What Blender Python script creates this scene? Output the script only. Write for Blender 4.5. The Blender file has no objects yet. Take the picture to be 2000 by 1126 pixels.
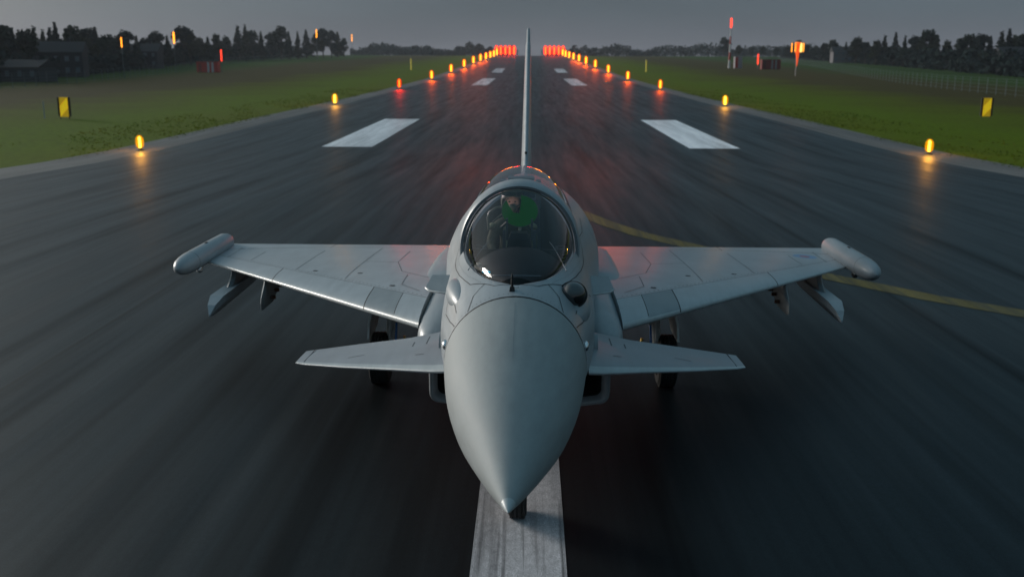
import bpy, math, random
from mathutils import Vector, Matrix
random.seed(7)
PI = math.pi
HAZE = .00014
sc = bpy.context.scene
COL = sc.collection
R = math.radians

# ------------------------------------------------------------------ helpers
def lerp(a, b, t): return a + (b - a) * t
def interp(x, xs, ys):
    if x <= xs[0]: return ys[0]
    if x >= xs[-1]: return ys[-1]
    for i in range(len(xs) - 1):
        if x <= xs[i + 1]:
            n = len(xs)
            def m(k):
                if k == 0: return (ys[1] - ys[0]) / (xs[1] - xs[0])
                if k == n - 1: return (ys[-1] - ys[-2]) / (xs[-1] - xs[-2])
                d0 = (ys[k] - ys[k-1]) / (xs[k] - xs[k-1]); d1 = (ys[k+1] - ys[k]) / (xs[k+1] - xs[k])
                if d0 * d1 <= 0: return 0
                return 2 * d0 * d1 / (d0 + d1)
            h = xs[i+1] - xs[i]; t = (x - xs[i]) / h
            return ((2*t**3 - 3*t**2 + 1) * ys[i] + (t**3 - 2*t**2 + t) * h * m(i)
                    + (-2*t**3 + 3*t**2) * ys[i+1] + (t**3 - t**2) * h * m(i+1))
class MB:
    def __init__(s): s.v = []; s.f = []; s.m = []
    def vert(s, p): s.v.append(tuple(p)); return len(s.v) - 1
    def face(s, idx, m=0): s.f.append(tuple(idx)); s.m.append(m)
    def poly(s, pts, m=0): s.face([s.vert(p) for p in pts], m)
    def rings(s, rings, m=0, closed=True, cap0=False, cap1=False, mf=None):
        ids = [[s.vert(p) for p in r] for r in rings]
        n = len(rings[0])
        for i in range(len(ids) - 1):
            for j in range(n if closed else n - 1):
                k = (j + 1) % n
                s.face((ids[i][j], ids[i][k], ids[i+1][k], ids[i+1][j]), mf(i, j) if mf else m)
        if cap0: s.face(list(reversed(ids[0])), mf(0, 0) if mf else m)
        if cap1: s.face(ids[-1], mf(len(ids)-2, 0) if mf else m)
        return s
    def box(s, c, d, m=0, rz=0, taper=1.0):
        x, y, z = d[0]/2, d[1]/2, d[2]/2
        r0 = [(-x,-y),(x,-y),(x,y),(-x,y)]
        ca, sa = math.cos(rz), math.sin(rz)
        def P(a, b, zz, k): a *= k; b *= k; return (c[0]+a*ca-b*sa, c[1]+a*sa+b*ca, c[2]+zz)
        s.rings([[P(a,b,-z,1) for a,b in r0], [P(a,b,z,taper) for a,b in r0]], m, cap0=True, cap1=True); return s
    def tube(s, pts, rad, n=12, m=0, cap=True, sx=1.0):
        pts = [Vector(p) for p in pts]
        if not hasattr(rad, '__len__'): rad = [rad] * len(pts)
        rr = []
        ref = None
        for i, p in enumerate(pts):
            t = (pts[min(i+1, len(pts)-1)] - pts[max(i-1, 0)]).normalized()
            if ref is None:
                ref = Vector((1,0,0)) if abs(t.x) < .9 else Vector((0,0,1))
            a = (ref - t * ref.dot(t)).normalized(); b = t.cross(a); ref = a
            rr.append([p + (a*math.cos(2*PI*k/n)*sx + b*math.sin(2*PI*k/n)) * rad[i] for k in range(n)])
        s.rings(rr, m, cap0=cap, cap1=cap); return s
    def lathe(s, prof, c=(0,0,0), n=24, m=0, axis='z'):
        rr = []
        for r, h in prof:
            ring = []
            for k in range(n):
                a = 2*PI*k/n; u, v = r*math.cos(a), r*math.sin(a)
                if axis == 'z': p = (u, v, h)
                elif axis == 'x': p = (h, u, v)
                else: p = (v, h, u)
                ring.append((c[0]+p[0], c[1]+p[1], c[2]+p[2]))
            rr.append(ring)
        s.rings(rr, m); return s
    def ellipsoid(s, c, r, n=24, k=14, m=0, rot=None):
        rr = []
        for i in range(k+1):
            a = PI*i/k; sa = max(math.sin(a), 1e-3)
            ring = []
            for j in range(n):
                b = 2*PI*j/n
                p = Vector((r[0]*sa*math.cos(b), r[1]*-math.cos(a), r[2]*sa*math.sin(b)))
                if rot: p = rot @ p
                ring.append(Vector(c) + p)
            rr.append(ring)
        s.rings(rr, m); return s
    def build(s, name, mats, parent=None, smooth=True, angle=40, recalc=True):
        me = bpy.data.meshes.new(name)
        me.from_pydata(s.v, [], s.f)
        if not isinstance(mats, (list, tuple)): mats = [mats]
        for m in mats: me.materials.append(m)
        me.polygons.foreach_set('material_index', s.m)
        if recalc:
            import bmesh
            bm = bmesh.new(); bm.from_mesh(me)
            bmesh.ops.remove_doubles(bm, verts=bm.verts, dist=1e-5)
            bmesh.ops.recalc_face_normals(bm, faces=bm.faces)
            if smooth:
                for e in bm.edges:
                    if len(e.link_faces) == 2 and e.calc_face_angle(0) > R(angle): e.smooth = False
                for f in bm.faces: f.smooth = True
            bm.to_mesh(me); bm.free()
        me.update()
        o = bpy.data.objects.new(name, me); COL.objects.link(o)
        if parent: o.parent = parent
        return o
def tag(o, label=None, cat=None, group=None, kind=None):
    if label: o['label'] = label
    if cat: o['category'] = cat
    if group: o['group'] = group
    if kind: o['kind'] = kind
    return o
def empty(name, loc, label, cat, rz=0, group=None):
    o = bpy.data.objects.new(name, None); COL.objects.link(o)
    o.location = loc; o.rotation_euler = (0, 0, rz); o.empty_display_size = .2
    return tag(o, label, cat, group)
def copy_tree(o, parent=None):
    c = o.copy(); COL.objects.link(c)
    if parent: c.parent = parent
    for ch in list(o.children): copy_tree(ch, c)
    return c

# ------------------------------------------------------------------ materials
def mat(name, col=(.5,.5,.5), rough=.5, metal=0, emit=None, estr=0, spec=.5, var=0, scale=8, bump=0, bscale=60, coat=0):
    m = bpy.data.materials.new(name); m.use_nodes = True
    nt = m.node_tree; b = nt.nodes['Principled BSDF']
    b.inputs['Base Color'].default_value = (*col, 1); b.inputs['Roughness'].default_value = rough
    b.inputs['Metallic'].default_value = metal; b.inputs['Specular IOR Level'].default_value = spec
    b.inputs['Coat Weight'].default_value = coat
    if emit: b.inputs['Emission Color'].default_value = (*emit, 1); b.inputs['Emission Strength'].default_value = estr
    if var or bump:
        tc = nt.nodes.new('ShaderNodeTexCoord')
    if var:
        n = nt.nodes.new('ShaderNodeTexNoise'); n.inputs['Scale'].default_value = scale; n.inputs['Detail'].default_value = 6
        nt.links.new(tc.outputs['Object'], n.inputs['Vector'])
        r = nt.nodes.new('ShaderNodeMapRange'); r.inputs[1].default_value = .3; r.inputs[2].default_value = .7
        r.inputs[3].default_value = 1 - var; r.inputs[4].default_value = 1 + var
        nt.links.new(n.outputs['Fac'], r.inputs[0])
        x = nt.nodes.new('ShaderNodeMix'); x.data_type = 'RGBA'; x.blend_type = 'MULTIPLY'; x.inputs[0].default_value = 1
        x.inputs[6].default_value = (*col, 1); nt.links.new(r.outputs[0], x.inputs[7])
        nt.links.new(x.outputs[2], b.inputs['Base Color'])
    if bump:
        n2 = nt.nodes.new('ShaderNodeTexNoise'); n2.inputs['Scale'].default_value = bscale; n2.inputs['Detail'].default_value = 4
        nt.links.new(tc.outputs['Object'], n2.inputs['Vector'])
        bp = nt.nodes.new('ShaderNodeBump'); bp.inputs['Strength'].default_value = bump; bp.inputs['Distance'].default_value = .02
        nt.links.new(n2.outputs['Fac'], bp.inputs['Height']); nt.links.new(bp.outputs[0], b.inputs['Normal'])
    return m
def N(nt, t, **k):
    n = nt.nodes.new(t)
    for a, v in k.items(): setattr(n, a, v)
    return n
def paint_mat(name, col, rough, roundel=None, bump=.006, amp=.7):
    """satin aircraft paint: blotchy fading, faint streaks, dirt specks, uneven gloss"""
    m = bpy.data.materials.new(name); m.use_nodes = True
    nt = m.node_tree; L = nt.links.new; b = nt.nodes['Principled BSDF']
    tc = N(nt, 'ShaderNodeTexCoord')
    n1 = N(nt, 'ShaderNodeTexNoise'); n1.inputs['Scale'].default_value = 1.7; n1.inputs['Detail'].default_value = 7; n1.inputs['Roughness'].default_value = .6
    L(tc.outputs['Object'], n1.inputs['Vector'])
    mp = N(nt, 'ShaderNodeMapping'); mp.inputs['Scale'].default_value = (9, .9, 9); L(tc.outputs['Object'], mp.inputs['Vector'])
    n2 = N(nt, 'ShaderNodeTexNoise'); n2.inputs['Scale'].default_value = 1.6; n2.inputs['Detail'].default_value = 5; L(mp.outputs[0], n2.inputs['Vector'])
    n3 = N(nt, 'ShaderNodeTexNoise'); n3.inputs['Scale'].default_value = 55; n3.inputs['Detail'].default_value = 3; L(tc.outputs['Object'], n3.inputs['Vector'])
    def mr(src, a, c, lo, hi):
        r = N(nt, 'ShaderNodeMapRange'); r.inputs[1].default_value = a; r.inputs[2].default_value = c
        r.inputs[3].default_value = lo; r.inputs[4].default_value = hi; L(src, r.inputs[0]); return r.outputs[0]
    a = mr(n1.outputs['Fac'], .3, .7, 1-.14*amp, 1+.1*amp); c = mr(n2.outputs['Fac'], .3, .7, .92, 1.06); d = mr(n3.outputs['Fac'], .28, .36, .88, 1)
    m1 = N(nt, 'ShaderNodeMath', operation='MULTIPLY'); L(a, m1.inputs[0]); L(c, m1.inputs[1])
    m2 = N(nt, 'ShaderNodeMath', operation='MULTIPLY'); L(m1.outputs[0], m2.inputs[0]); L(d, m2.inputs[1])
    mx = N(nt, 'ShaderNodeMix', data_type='RGBA', blend_type='MULTIPLY'); mx.inputs[0].default_value = 1
    mx.inputs[6].default_value = (*col, 1); L(m2.outputs[0], mx.inputs[7]); out = mx.outputs[2]
    if roundel:
        sx = N(nt, 'ShaderNodeSeparateXYZ'); L(tc.outputs['Object'], sx.inputs[0])
        cb = N(nt, 'ShaderNodeCombineXYZ'); L(sx.outputs[0], cb.inputs[0]); L(sx.outputs[1], cb.inputs[1])
        ds = N(nt, 'ShaderNodeVectorMath', operation='DISTANCE'); L(cb.outputs[0], ds.inputs[0]); ds.inputs[1].default_value = (*roundel[:2], 0)
        for rad, cc in ((roundel[2], (.16,.33,.55)), (roundel[2]*.45, (.42,.13,.17))):
            lt = N(nt, 'ShaderNodeMath', operation='LESS_THAN'); L(ds.outputs['Value'], lt.inputs[0]); lt.inputs[1].default_value = rad
            q = N(nt, 'ShaderNodeMix', data_type='RGBA'); L(lt.outputs[0], q.inputs[0]); L(out, q.inputs[6]); q.inputs[7].default_value = (*cc, 1); out = q.outputs[2]
    L(out, b.inputs['Base Color'])
    L(mr(n2.outputs['Fac'], .3, .7, rough*(1-.12*amp), rough*(1+.14*amp)), b.inputs['Roughness'])
    b.inputs['Specular IOR Level'].default_value = .6
    bp = N(nt, 'ShaderNodeBump'); bp.inputs['Strength'].default_value = bump; bp.inputs['Distance'].default_value = .02
    L(n1.outputs['Fac'], bp.inputs['Height']); L(bp.outputs[0], b.inputs['Normal'])
    return m
PCOL = (.33,.36,.385)
paint = paint_mat('grey_satin_paint', PCOL, .36)
wing_paint = paint_mat('wing_satin_paint', (.40,.43,.455), .30, roundel=(4.79, 11.15, .2))

radome_paint = paint_mat('radome_matt_paint', (.30,.325,.33), .66, bump=0, amp=.35)
panel_paint = paint_mat('darker_panel_paint', (.26,.29,.31), .42)
edge_paint = paint_mat('pale_edge_paint', (.44,.47,.48), .32)
canard_paint = paint_mat('canard_paint', (.29,.31,.34), .36)
seam_m = mat('seam_black', (.02,.02,.022), .7)
soft_seam = mat('panel_line_grey', (.12,.13,.14), .6)
dark = mat('cockpit_black', (.012,.013,.014), .6, var=.3)
darkgrey = mat('cockpit_grey', (.05,.055,.06), .5, var=.3)
seat_grey = mat('seat_grey', (.12,.15,.17), .6, var=.25)
intake_dark = mat('intake_lining', (.02,.023,.025), .45, var=.3)
steel = mat('bare_steel', (.6,.6,.6), .25, metal=1)
white_metal = mat('gear_white_paint', (.78,.8,.78), .4, var=.15)
rubber = mat('tyre_rubber', (.018,.018,.018), .8, bump=.2)
blackglass = mat('black_glass', (.004,.004,.005), .04, spec=.9, coat=1)
mirror = mat('polished_metal', (.85,.86,.88), .12, metal=1)
blue_hose = mat('blue_hose', (.05,.22,.6), .4)
brass = mat('brass_fitting', (.55,.36,.1), .35, metal=1)
rusty = mat('rusty_fittings', (.16,.06,.03), .7, metal=.4)
def emis(name, col, s):
    m = bpy.data.materials.new(name); m.use_nodes = True; nt = m.node_tree; nt.nodes.clear()
    e = N(nt, 'ShaderNodeEmission'); e.inputs[0].default_value = (*col, 1); e.inputs[1].default_value = s
    o = N(nt, 'ShaderNodeOutputMaterial'); nt.links.new(e.outputs[0], o.inputs[0]); return m
def glass(name, tint, ior=1.45, rough=.02, gcol=(1,1,1)):
    m = bpy.data.materials.new(name); m.use_nodes = True; nt = m.node_tree; nt.nodes.clear(); L = nt.links.new
    t = N(nt, 'ShaderNodeBsdfTransparent'); t.inputs[0].default_value = (*tint, 1)
    g = N(nt, 'ShaderNodeBsdfGlossy'); g.inputs['Roughness'].default_value = rough; g.inputs[0].default_value = (*gcol, 1)
    f = N(nt, 'ShaderNodeFresnel'); f.inputs[0].default_value = ior
    ge = N(nt, 'ShaderNodeNewGeometry'); iv = N(nt, 'ShaderNodeMath', operation='SUBTRACT'); iv.inputs[0].default_value = 1; L(ge.outputs['Backfacing'], iv.inputs[1])
    mu = N(nt, 'ShaderNodeMath', operation='MULTIPLY'); L(f.outputs[0], mu.inputs[0]); L(iv.outputs[0], mu.inputs[1])
    mx = N(nt, 'ShaderNodeMixShader'); L(mu.outputs[0], mx.inputs[0]); L(t.outputs[0], mx.inputs[1]); L(g.outputs[0], mx.inputs[2])
    o = N(nt, 'ShaderNodeOutputMaterial'); L(mx.outputs[0], o.inputs[0]); return m
canopy_glass = glass('canopy_glass', (.72,.66,.7), 1.6)
screen_glass = glass('windscreen_glass', (.62,.61,.64), 1.3)

# ------------------------------------------------------------------ terrain profile (long, gently rising runway)
GY = [-200,-60,15,30,54,84,114,174,234,294,354,414,474,534,594,654,714,774,850,1000,1300,3000]
GZ = [0,0,0,-.15,-.6,-.38,-.25,.22,.88,1.9,3.2,4.4,5.5,6.5,7.6,8.7,10,10.7,11.3,12.2,13.2,15]
def g(y): return interp(y, GY, GZ)
YS = [-60,-20,-10,0,10,15,20,25,30,38,46,54,64,74,84,94,104,114,134,154,174,194,214,234,264,294,324,354,384,414,444,474,504,534,564,594,624,654,684,714,744,774,800,825,850,900,1000,1150,1300,1800,3000]
def sheet(name, x0, x1, y0, y1, dz, m, nx=1):
    ys = [y0] + [y for y in YS if y0 < y < y1] + [y1]
    mb = MB()
    mb.rings([[(lerp(x0, x1, i/nx), y, g(y)+dz) for i in range(nx+1)] for y in ys], closed=False)
    o = mb.build(name, m); 
    for p in o.data.polygons:
        if p.normal.z < 0: p.flip()
    return o
# asphalt
def asphalt_mat(name, col, rubber_marks=True, paintcol=None, wear=.5):
    m = bpy.data.materials.new(name); m.use_nodes = True
    nt = m.node_tree; L = nt.links.new; b = nt.nodes['Principled BSDF']; tc = N(nt, 'ShaderNodeTexCoord')
    def noise(scl, detail=6, rough=.6, dist=0):
        mp = N(nt, 'ShaderNodeMapping'); mp.inputs['Scale'].default_value = scl; L(tc.outputs['Object'], mp.inputs['Vector'])
        n = N(nt, 'ShaderNodeTexNoise'); n.inputs['Scale'].default_value = 1; n.inputs['Detail'].default_value = detail
        n.inputs['Roughness'].default_value = rough; n.inputs['Distortion'].default_value = dist; L(mp.outputs[0], n.inputs['Vector']); return n.outputs['Fac']
    def mr(src, a, c, lo, hi):
        r = N(nt, 'ShaderNodeMapRange'); r.inputs[1].default_value = a; r.inputs[2].default_value = c
        r.inputs[3].default_value = lo; r.inputs[4].default_value = hi; L(src, r.inputs[0]); return r.outputs[0]
    def mul(a, c):
        x = N(nt, 'ShaderNodeMath', operation='MULTIPLY'); L(a, x.inputs[0]); L(c, x.inputs[1]); return x.outputs[0]
    base = mul(mr(noise((.35,.03,1), 5), .3, .7, .7, 1.3), mr(noise((3,.12,1), 4), .3, .7, .8, 1.2))
    base = mul(base, mr(noise((90,90,90), 3), .3, .7, .45, 1.6))
    base = mul(base, mr(noise((14,9,1), 4, .7), .3, .7, .8, 1.2))
    skid = mul(mr(noise((1.1,.035,1), 3, .5), .56, .66, 1, .45), mr(noise((5,.09,1), 3, .5), .6, .7, 1, .6))
    if paintcol:
        fac = mr(noise((5,.22,1), 5, .6), .50+wear*.1, .74+wear*.1, 1, .25)
        fac = mul(fac, mr(noise((60,60,1), 4), .28, .4, .45, 1))
        sk = mul(mr(noise((2.6,.10,1), 3, .5), .45, .66, 1, .5), mr(noise((11,.22,1), 3, .5), .56, .66, 1, .35))
        fac = mul(fac, sk) if wear < 1 else mul(fac, mr(sk, 0, 1, .75, 1))
        c1 = N(nt, 'ShaderNodeMix', data_type='RGBA'); L(fac, c1.inputs[0]); c1.inputs[6].default_value = (*col, 1); c1.inputs[7].default_value = (*paintcol, 1)
        src = c1.outputs[2]
        mx = N(nt, 'ShaderNodeMix', data_type='RGBA', blend_type='MULTIPLY'); mx.inputs[0].default_value = 1; L(src, mx.inputs[6]); L(base, mx.inputs[7])
    else:
        if rubber_marks:
            base = mul(base, skid)
            sx = N(nt, 'ShaderNodeSeparateXYZ'); L(tc.outputs['Object'], sx.inputs[0])
            ab = N(nt, 'ShaderNodeMath', operation='ABSOLUTE'); L(sx.outputs[0], ab.inputs[0])
            base = mul(base, mr(ab.outputs[0], 1.5, 7.5, .5, 1))
            dv = N(nt, 'ShaderNodeMath', operation='MULTIPLY_ADD'); L(sx.outputs[0], dv.inputs[0]); dv.inputs[1].default_value = 1/7.5; dv.inputs[2].default_value = .5 - .06/7.5 + 40
            fr = N(nt, 'ShaderNodeMath', operation='FRACT'); L(dv.outputs[0], fr.inputs[0])
            sb = N(nt, 'ShaderNodeMath', operation='SUBTRACT'); L(fr.outputs[0], sb.inputs[0]); sb.inputs[1].default_value = .5
            a2 = N(nt, 'ShaderNodeMath', operation='ABSOLUTE'); L(sb.outputs[0], a2.inputs[0])
            base = mul(base, mr(a2.outputs[0], .004, .006, .25, 1))
            # aggregate-rich older lanes and a few sealed tyre tracks
            base = mul(base, mr(noise((.9,.012,1), 2, .4), .60, .64, 1, .5))
        mx = N(nt, 'ShaderNodeMix', data_type='RGBA', blend_type='MULTIPLY'); mx.inputs[0].default_value = 1
        mx.inputs[6].default_value = (*col, 1); L(base, mx.inputs[7])
    L(mx.outputs[2], b.inputs['Base Color'])
    L(mr(noise((2,.1,1), 4), .3, .7, .42, .54), b.inputs['Roughness'])
    st = mul(mr(noise((1.1,.035,1), 3, .5), .45, .68, .26, .13), mr(noise((4,.07,1), 4, .6), .35, .68, 1.15, .75))
    L(st, b.inputs['Specular IOR Level'])
    b.inputs['Specular Tint'].default_value = (.8,.95,1,1)
    bp = N(nt, 'ShaderNodeBump'); bp.inputs['Strength'].default_value = .3; bp.inputs['Distance'].default_value = .003
    L(noise((70,70,70), 3), bp.inputs['Height']); L(bp.outputs[0], b.inputs['Normal'])
    return m
asphalt = asphalt_mat('runway_asphalt', (.016,.0225,.027))
shoulder_m = asphalt_mat('shoulder_concrete', (.13,.115,.105), False)
white_paint = asphalt_mat('worn_white_marking', (.03,.03,.032), True, (.75,.73,.76), .3)
aim_paint = asphalt_mat('bright_white_marking', (.05,.05,.052), True, (.86,.86,.89), 1.5)
yellow_paint = asphalt_mat('yellow_marking', (.02,.022,.02), True, (.13,.10,.02), .6)
def grass_mat():
    m = bpy.data.materials.new('grass_ground'); m.use_nodes = True
    nt = m.node_tree; L = nt.links.new; b = nt.nodes['Principled BSDF']; tc = N(nt, 'ShaderNodeTexCoord')
    sx = N(nt, 'ShaderNodeSeparateXYZ'); L(tc.outputs['Object'], sx.inputs[0])
    ab = N(nt, 'ShaderNodeMath', operation='ABSOLUTE'); L(sx.outputs[0], ab.inputs[0])
    n = N(nt, 'ShaderNodeTexNoise'); n.inputs['Scale'].default_value = .06; n.inputs['Detail'].default_value = 6; L(tc.outputs['Object'], n.inputs['Vector'])
    mu = N(nt, 'ShaderNodeMath', operation='MULTIPLY_ADD'); L(n.outputs['Fac'], mu.inputs[0]); mu.inputs[1].default_value = 34; L(ab.outputs[0], mu.inputs[2])
    mr = N(nt, 'ShaderNodeMapRange'); mr.inputs[1].default_value = 40; mr.inputs[2].default_value = 150; L(mu.outputs[0], mr.inputs[0])
    cr = N(nt, 'ShaderNodeValToRGB'); L(mr.outputs[0], cr.inputs[0]); e = cr.color_ramp.elements
    e[0].position = 0; e[0].color = (.095,.12,.006,1); e[1].position = 1; e[1].color = (.028,.06,.010,1)
    for p, c in ((.12,(.090,.135,.005,1)),(.26,(.080,.095,.008,1)),(.38,(.060,.050,.016,1)),(.6,(.06,.05,.014,1)),(.8,(.035,.075,.010,1))):
        q = e.new(p); q.color = c
    n2 = N(nt, 'ShaderNodeTexNoise'); n2.inputs['Scale'].default_value = 2.2; n2.inputs['Detail'].default_value = 8; n2.inputs['Roughness'].default_value = .7; L(tc.outputs['Object'], n2.inputs['Vector'])
    r2 = N(nt, 'ShaderNodeMapRange'); r2.inputs[1].default_value = .3; r2.inputs[2].default_value = .7; r2.inputs[3].default_value = .7; r2.inputs[4].default_value = 1.3; L(n2.outputs['Fac'], r2.inputs[0])
    mx = N(nt, 'ShaderNodeMix', data_type='RGBA', blend_type='MULTIPLY'); mx.inputs[0].default_value = 1; L(cr.outputs[0], mx.inputs[6]); L(r2.outputs[0], mx.inputs[7])
    L(mx.outputs[2], b.inputs['Base Color']); b.inputs['Roughness'].default_value = 1; b.inputs['Specular IOR Level'].default_value = .05
    bp = N(nt, 'ShaderNodeBump'); bp.inputs['Strength'].default_value = .35; bp.inputs['Distance'].default_value = .15; L(n2.outputs['Fac'], bp.inputs['Height']); L(bp.outputs[0], b.inputs['Normal'])
    return m
grass_m = grass_mat()
tag(sheet('grass_field', -900, 900, -60, 3000, -.03, grass_m, 12), kind='structure')
tag(sheet('runway_shoulder', -25.4, 25.6, -60, 1000, 0, shoulder_m, 2), kind='structure')
tag(sheet('runway', -22.4, 22.6, -60, 1000, .006, asphalt, 2), kind='structure')
tag(sheet('centreline_marking', -.39, .51, -30, 12, .010, white_paint), kind='structure')
for s in (-1, 1):
    tag(sheet('aiming_point_marking', *sorted((s*10.1+.2, s*13.3+.2)), 57, 86, .014, aim_paint), kind='structure')
    for y0, y1 in ((195,245),(300,345)):
        tag(sheet('touchdown_zone_marking', *sorted((s*8.4+.1, s*11.6+.1)), y0, y1, .03, white_paint), kind='structure')
# curved yellow taxi lead-off line
yl = [(1.45,27.4),(1.95,25.6),(2.55,23.6),(3.25,21.76),(4.29,20.0),(5.5,17.9),(6.92,15.9),(8.3,14.05),(9.62,12.7),(12,10.4),(16,7.2),(24,2)]
mb = MB(); rr = []
for i, (x, y) in enumerate(yl):
    a = Vector(yl[max(i-1,0)]); c = Vector(yl[min(i+1,len(yl)-1)]); t = (c-a).normalized(); n = Vector((-t.y, t.x))*.30
    rr.append([(x+n.x, y+n.y, g(y)+.012), (x-n.x, y-n.y, g(y)+.012)])
mb.rings(rr, closed=False); o = mb.build('taxi_line_marking', yellow_paint); tag(o, kind='structure')
for p in o.data.polygons:
    if p.normal.z < 0: p.flip()

# ------------------------------------------------------------------ the jet
jet = empty('fighter_jet', (.015, 0, 0), 'grey delta-wing fighter jet with foreplanes standing on the runway centreline, nose to the camera', 'fighter jet', rz=R(-.33))
TY = [2.2,2.45,3.1,3.8,4.2,5.0,6.3,7,8,10,12,14,15.6]
TW = [.59,.615,.70,.75,.77,.80,.93,.99,1.05,1.1,1.1,1.0,.75]
TM = [2.17,2.17,2.16,2.12,2.10,2.08,2.05,2.06,2.03,1.95,1.85,1.75,1.75]
TT = [2.755,2.80,2.93,3.05,3.08,3.08,3.12,3.12,3.06,2.92,2.7,2.4,2.1]
TB = [1.60,1.56,1.50,1.45,1.42,1.40,1.38,1.3,1.28,1.25,1.2,1.2,1.35]
def sec(Y): return [interp(Y, TY, t) for t in (TW, TM, TT, TB)]
def fpt(Y, phi, off=0):
    w, zm, zt, zb = sec(Y)
    s, c = math.sin(phi), math.cos(phi)
    n = interp(Y, [5,7,9], [2,1.62,1.5]) if c > 0 else 2.0 + .8*min(1, max(0,(Y-2.3)/1.5))
    x = (w+off) * math.copysign(abs(s)**(2/n), s)
    z = zm + ((zt - zm + off) if c > 0 else (zm - zb + off)) * math.copysign(abs(c)**(2/n), c)
    return (x, Y, z)
SY = [2.46,2.52,2.6,2.76,3.08,3.58,4.2,5.0,5.6,6.1,6.4]
SX = [.03,.11,.185,.285,.395,.50,.565,.60,.56,.44,.28]
def sill_phi(Y):
    w = sec(Y)[0]
    return math.asin(min(.95, interp(Y, SY, SX)/w))
NI, NO = 14, 44
ys = [2.205,2.23,2.3,2.4,2.45,2.46,2.48,2.52,2.56,2.6,2.68,2.76,2.86,2.96,3.08,3.2,3.35,3.5,3.7,3.9,4.05,4.2,4.4,4.6,4.8,5,5.2,5.4,5.6,5.8,6,6.2,6.38,6.40,6.5,6.7,7,7.3,7.6,8,8.5,9,9.5,10,11,12,13,14,15,15.6]
rings, info = [], []
for Y in ys:
    ck = 2.46 <= Y <= 6.38
    ps = sill_phi(Y) if 2.46 <= Y <= 6.4 else (.05 if Y < 2.46 else lerp(sill_phi(6.4), .3, min(1,(Y-6.4)/1)))
    ring = []
    for i in range(NI + 1):
        t = -1 + 2*i/NI
        p = fpt(Y, t*ps)
        if ck and 1 <= i <= NI-1:
            xs, _, zs = fpt(Y, ps)
            inx = max(0, xs - .035)
            if i in (1, NI-1): p = (math.copysign(inx, t), Y, zs - .012)
            elif i in (2, NI-2): p = (math.copysign(inx, t), Y, zs - .12)
            else:
                depth = min(.95, .15 + (Y-2.46)*1.2)
                p = (inx * t/ (1-4/NI) if abs(t) < 1 else 0, Y, zs - depth)
        ring.append(p)
    for i in range(1, NO):
        ring.append(fpt(Y, ps + (2*PI - 2*ps)*i/NO))
    rings.append(ring); info.append(ck)
fb = MB()
def fm(i, j):
    if info[i] and info[min(i+1, len(info)-1)] and 1 <= j <= NI-2: return 1
    if ys[i] < 2.22: return 2
    return 0
fb.rings(rings, mf=fm, cap1=True)
def seam(mb, pts, w=.007, off=.002, m=2, fn=fpt):
    P = []
    for i in range(len(pts)-1):
        n = max(2, int(math.dist(pts[i], pts[i+1])/.08))
        for k in range(n): P.append(tuple(lerp(pts[i][q], pts[i+1][q], k/n) for q in (0,1)))
    P.append(pts[-1])
    Q = [Vector(fn(*p, off)) for p in P]; rr = []
    for i, q in enumerate(Q):
        t = (Q[min(i+1,len(Q)-1)]-Q[max(i-1,0)]).normalized()
        nrm = (Vector(fn(P[i][0], P[i][1], off+.1)) - q).normalized()
        b = t.cross(nrm).normalized()*w/2
        rr.append([q+b, q-b])
    mb.rings(rr, m, closed=False)
for s in (-1, 1):
    seam(fb, [(Y, s*(sill_phi(Y)+.17)) for Y in (3.0,3.3,3.7,4.1,4.6,5.2,5.8)])
    seam(fb, [(3.0, s*(sill_phi(3.0)+.17)), (2.8, s*.66), (2.62, s*.44), (2.5, s*.3), (2.46, 0)])
    seam(fb, [(2.62, s*.44), (2.5, s*.62), (2.25, s*.72)])
    seam(fb, [(3.6, s*1.22), (3.2, s*1.05), (2.9, s*1.2), (2.55, s*1.12), (2.25, s*1.0)])
    seam(fb, [(3.2, s*1.05), (3.13, s*.95), (2.9, s*.98), (2.5, s*.95)])
    seam(fb, [(4.7, s*.95), (4.7, s*1.3)])
seam(fb, [(2.405+.016*math.cos(a), .035*math.sin(a)) for a in [lerp(.9, 5.2, i/10) for i in range(11)]], w=.006)
for s in (-1, 1):
    seam(fb, [(5.3, s*.9), (6.2, s*.95), (7.2, s*.9), (7.6, s*1.3)])
def dots(pts, sp=.045):
    for (ya,pa),(yb,pb) in zip(pts, pts[1:]):
        n = max(1, int(math.hypot(yb-ya,(pb-pa)*.7)/sp))
        for k in range(n):
            Y = lerp(ya,yb,k/n); ph = lerp(pa,pb,k/n); v = Vector(fpt(Y,ph,.002)); t1 = (Vector(fpt(Y+.02,ph,.002))-v).normalized()*.004; t2 = (Vector(fpt(Y,ph+.02,.002))-v).normalized()*.004
            fb.poly([v-t1-t2, v+t1-t2, v+t1+t2, v-t1+t2], 3)
for s in (-1, 1):
    dots([(Y, s*(sill_phi(Y)+.10)) for Y in (2.7,3.0,3.3,3.7,4.1)])
    dots([(2.28, s*.1), (2.28, s*1.5)]); dots([(2.3,s*1.03),(2.6,s*1.15),(2.95,s*1.24),(3.6,s*1.26)]); dots([(4.6, s*.95), (4.6, s*1.3)]); dots([(5.35, s*.93), (6.2, s*.98), (7.1, s*.93)])
fus = fb.build('fuselage', [paint, dark, seam_m, soft_seam], jet, angle=50)

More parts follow.
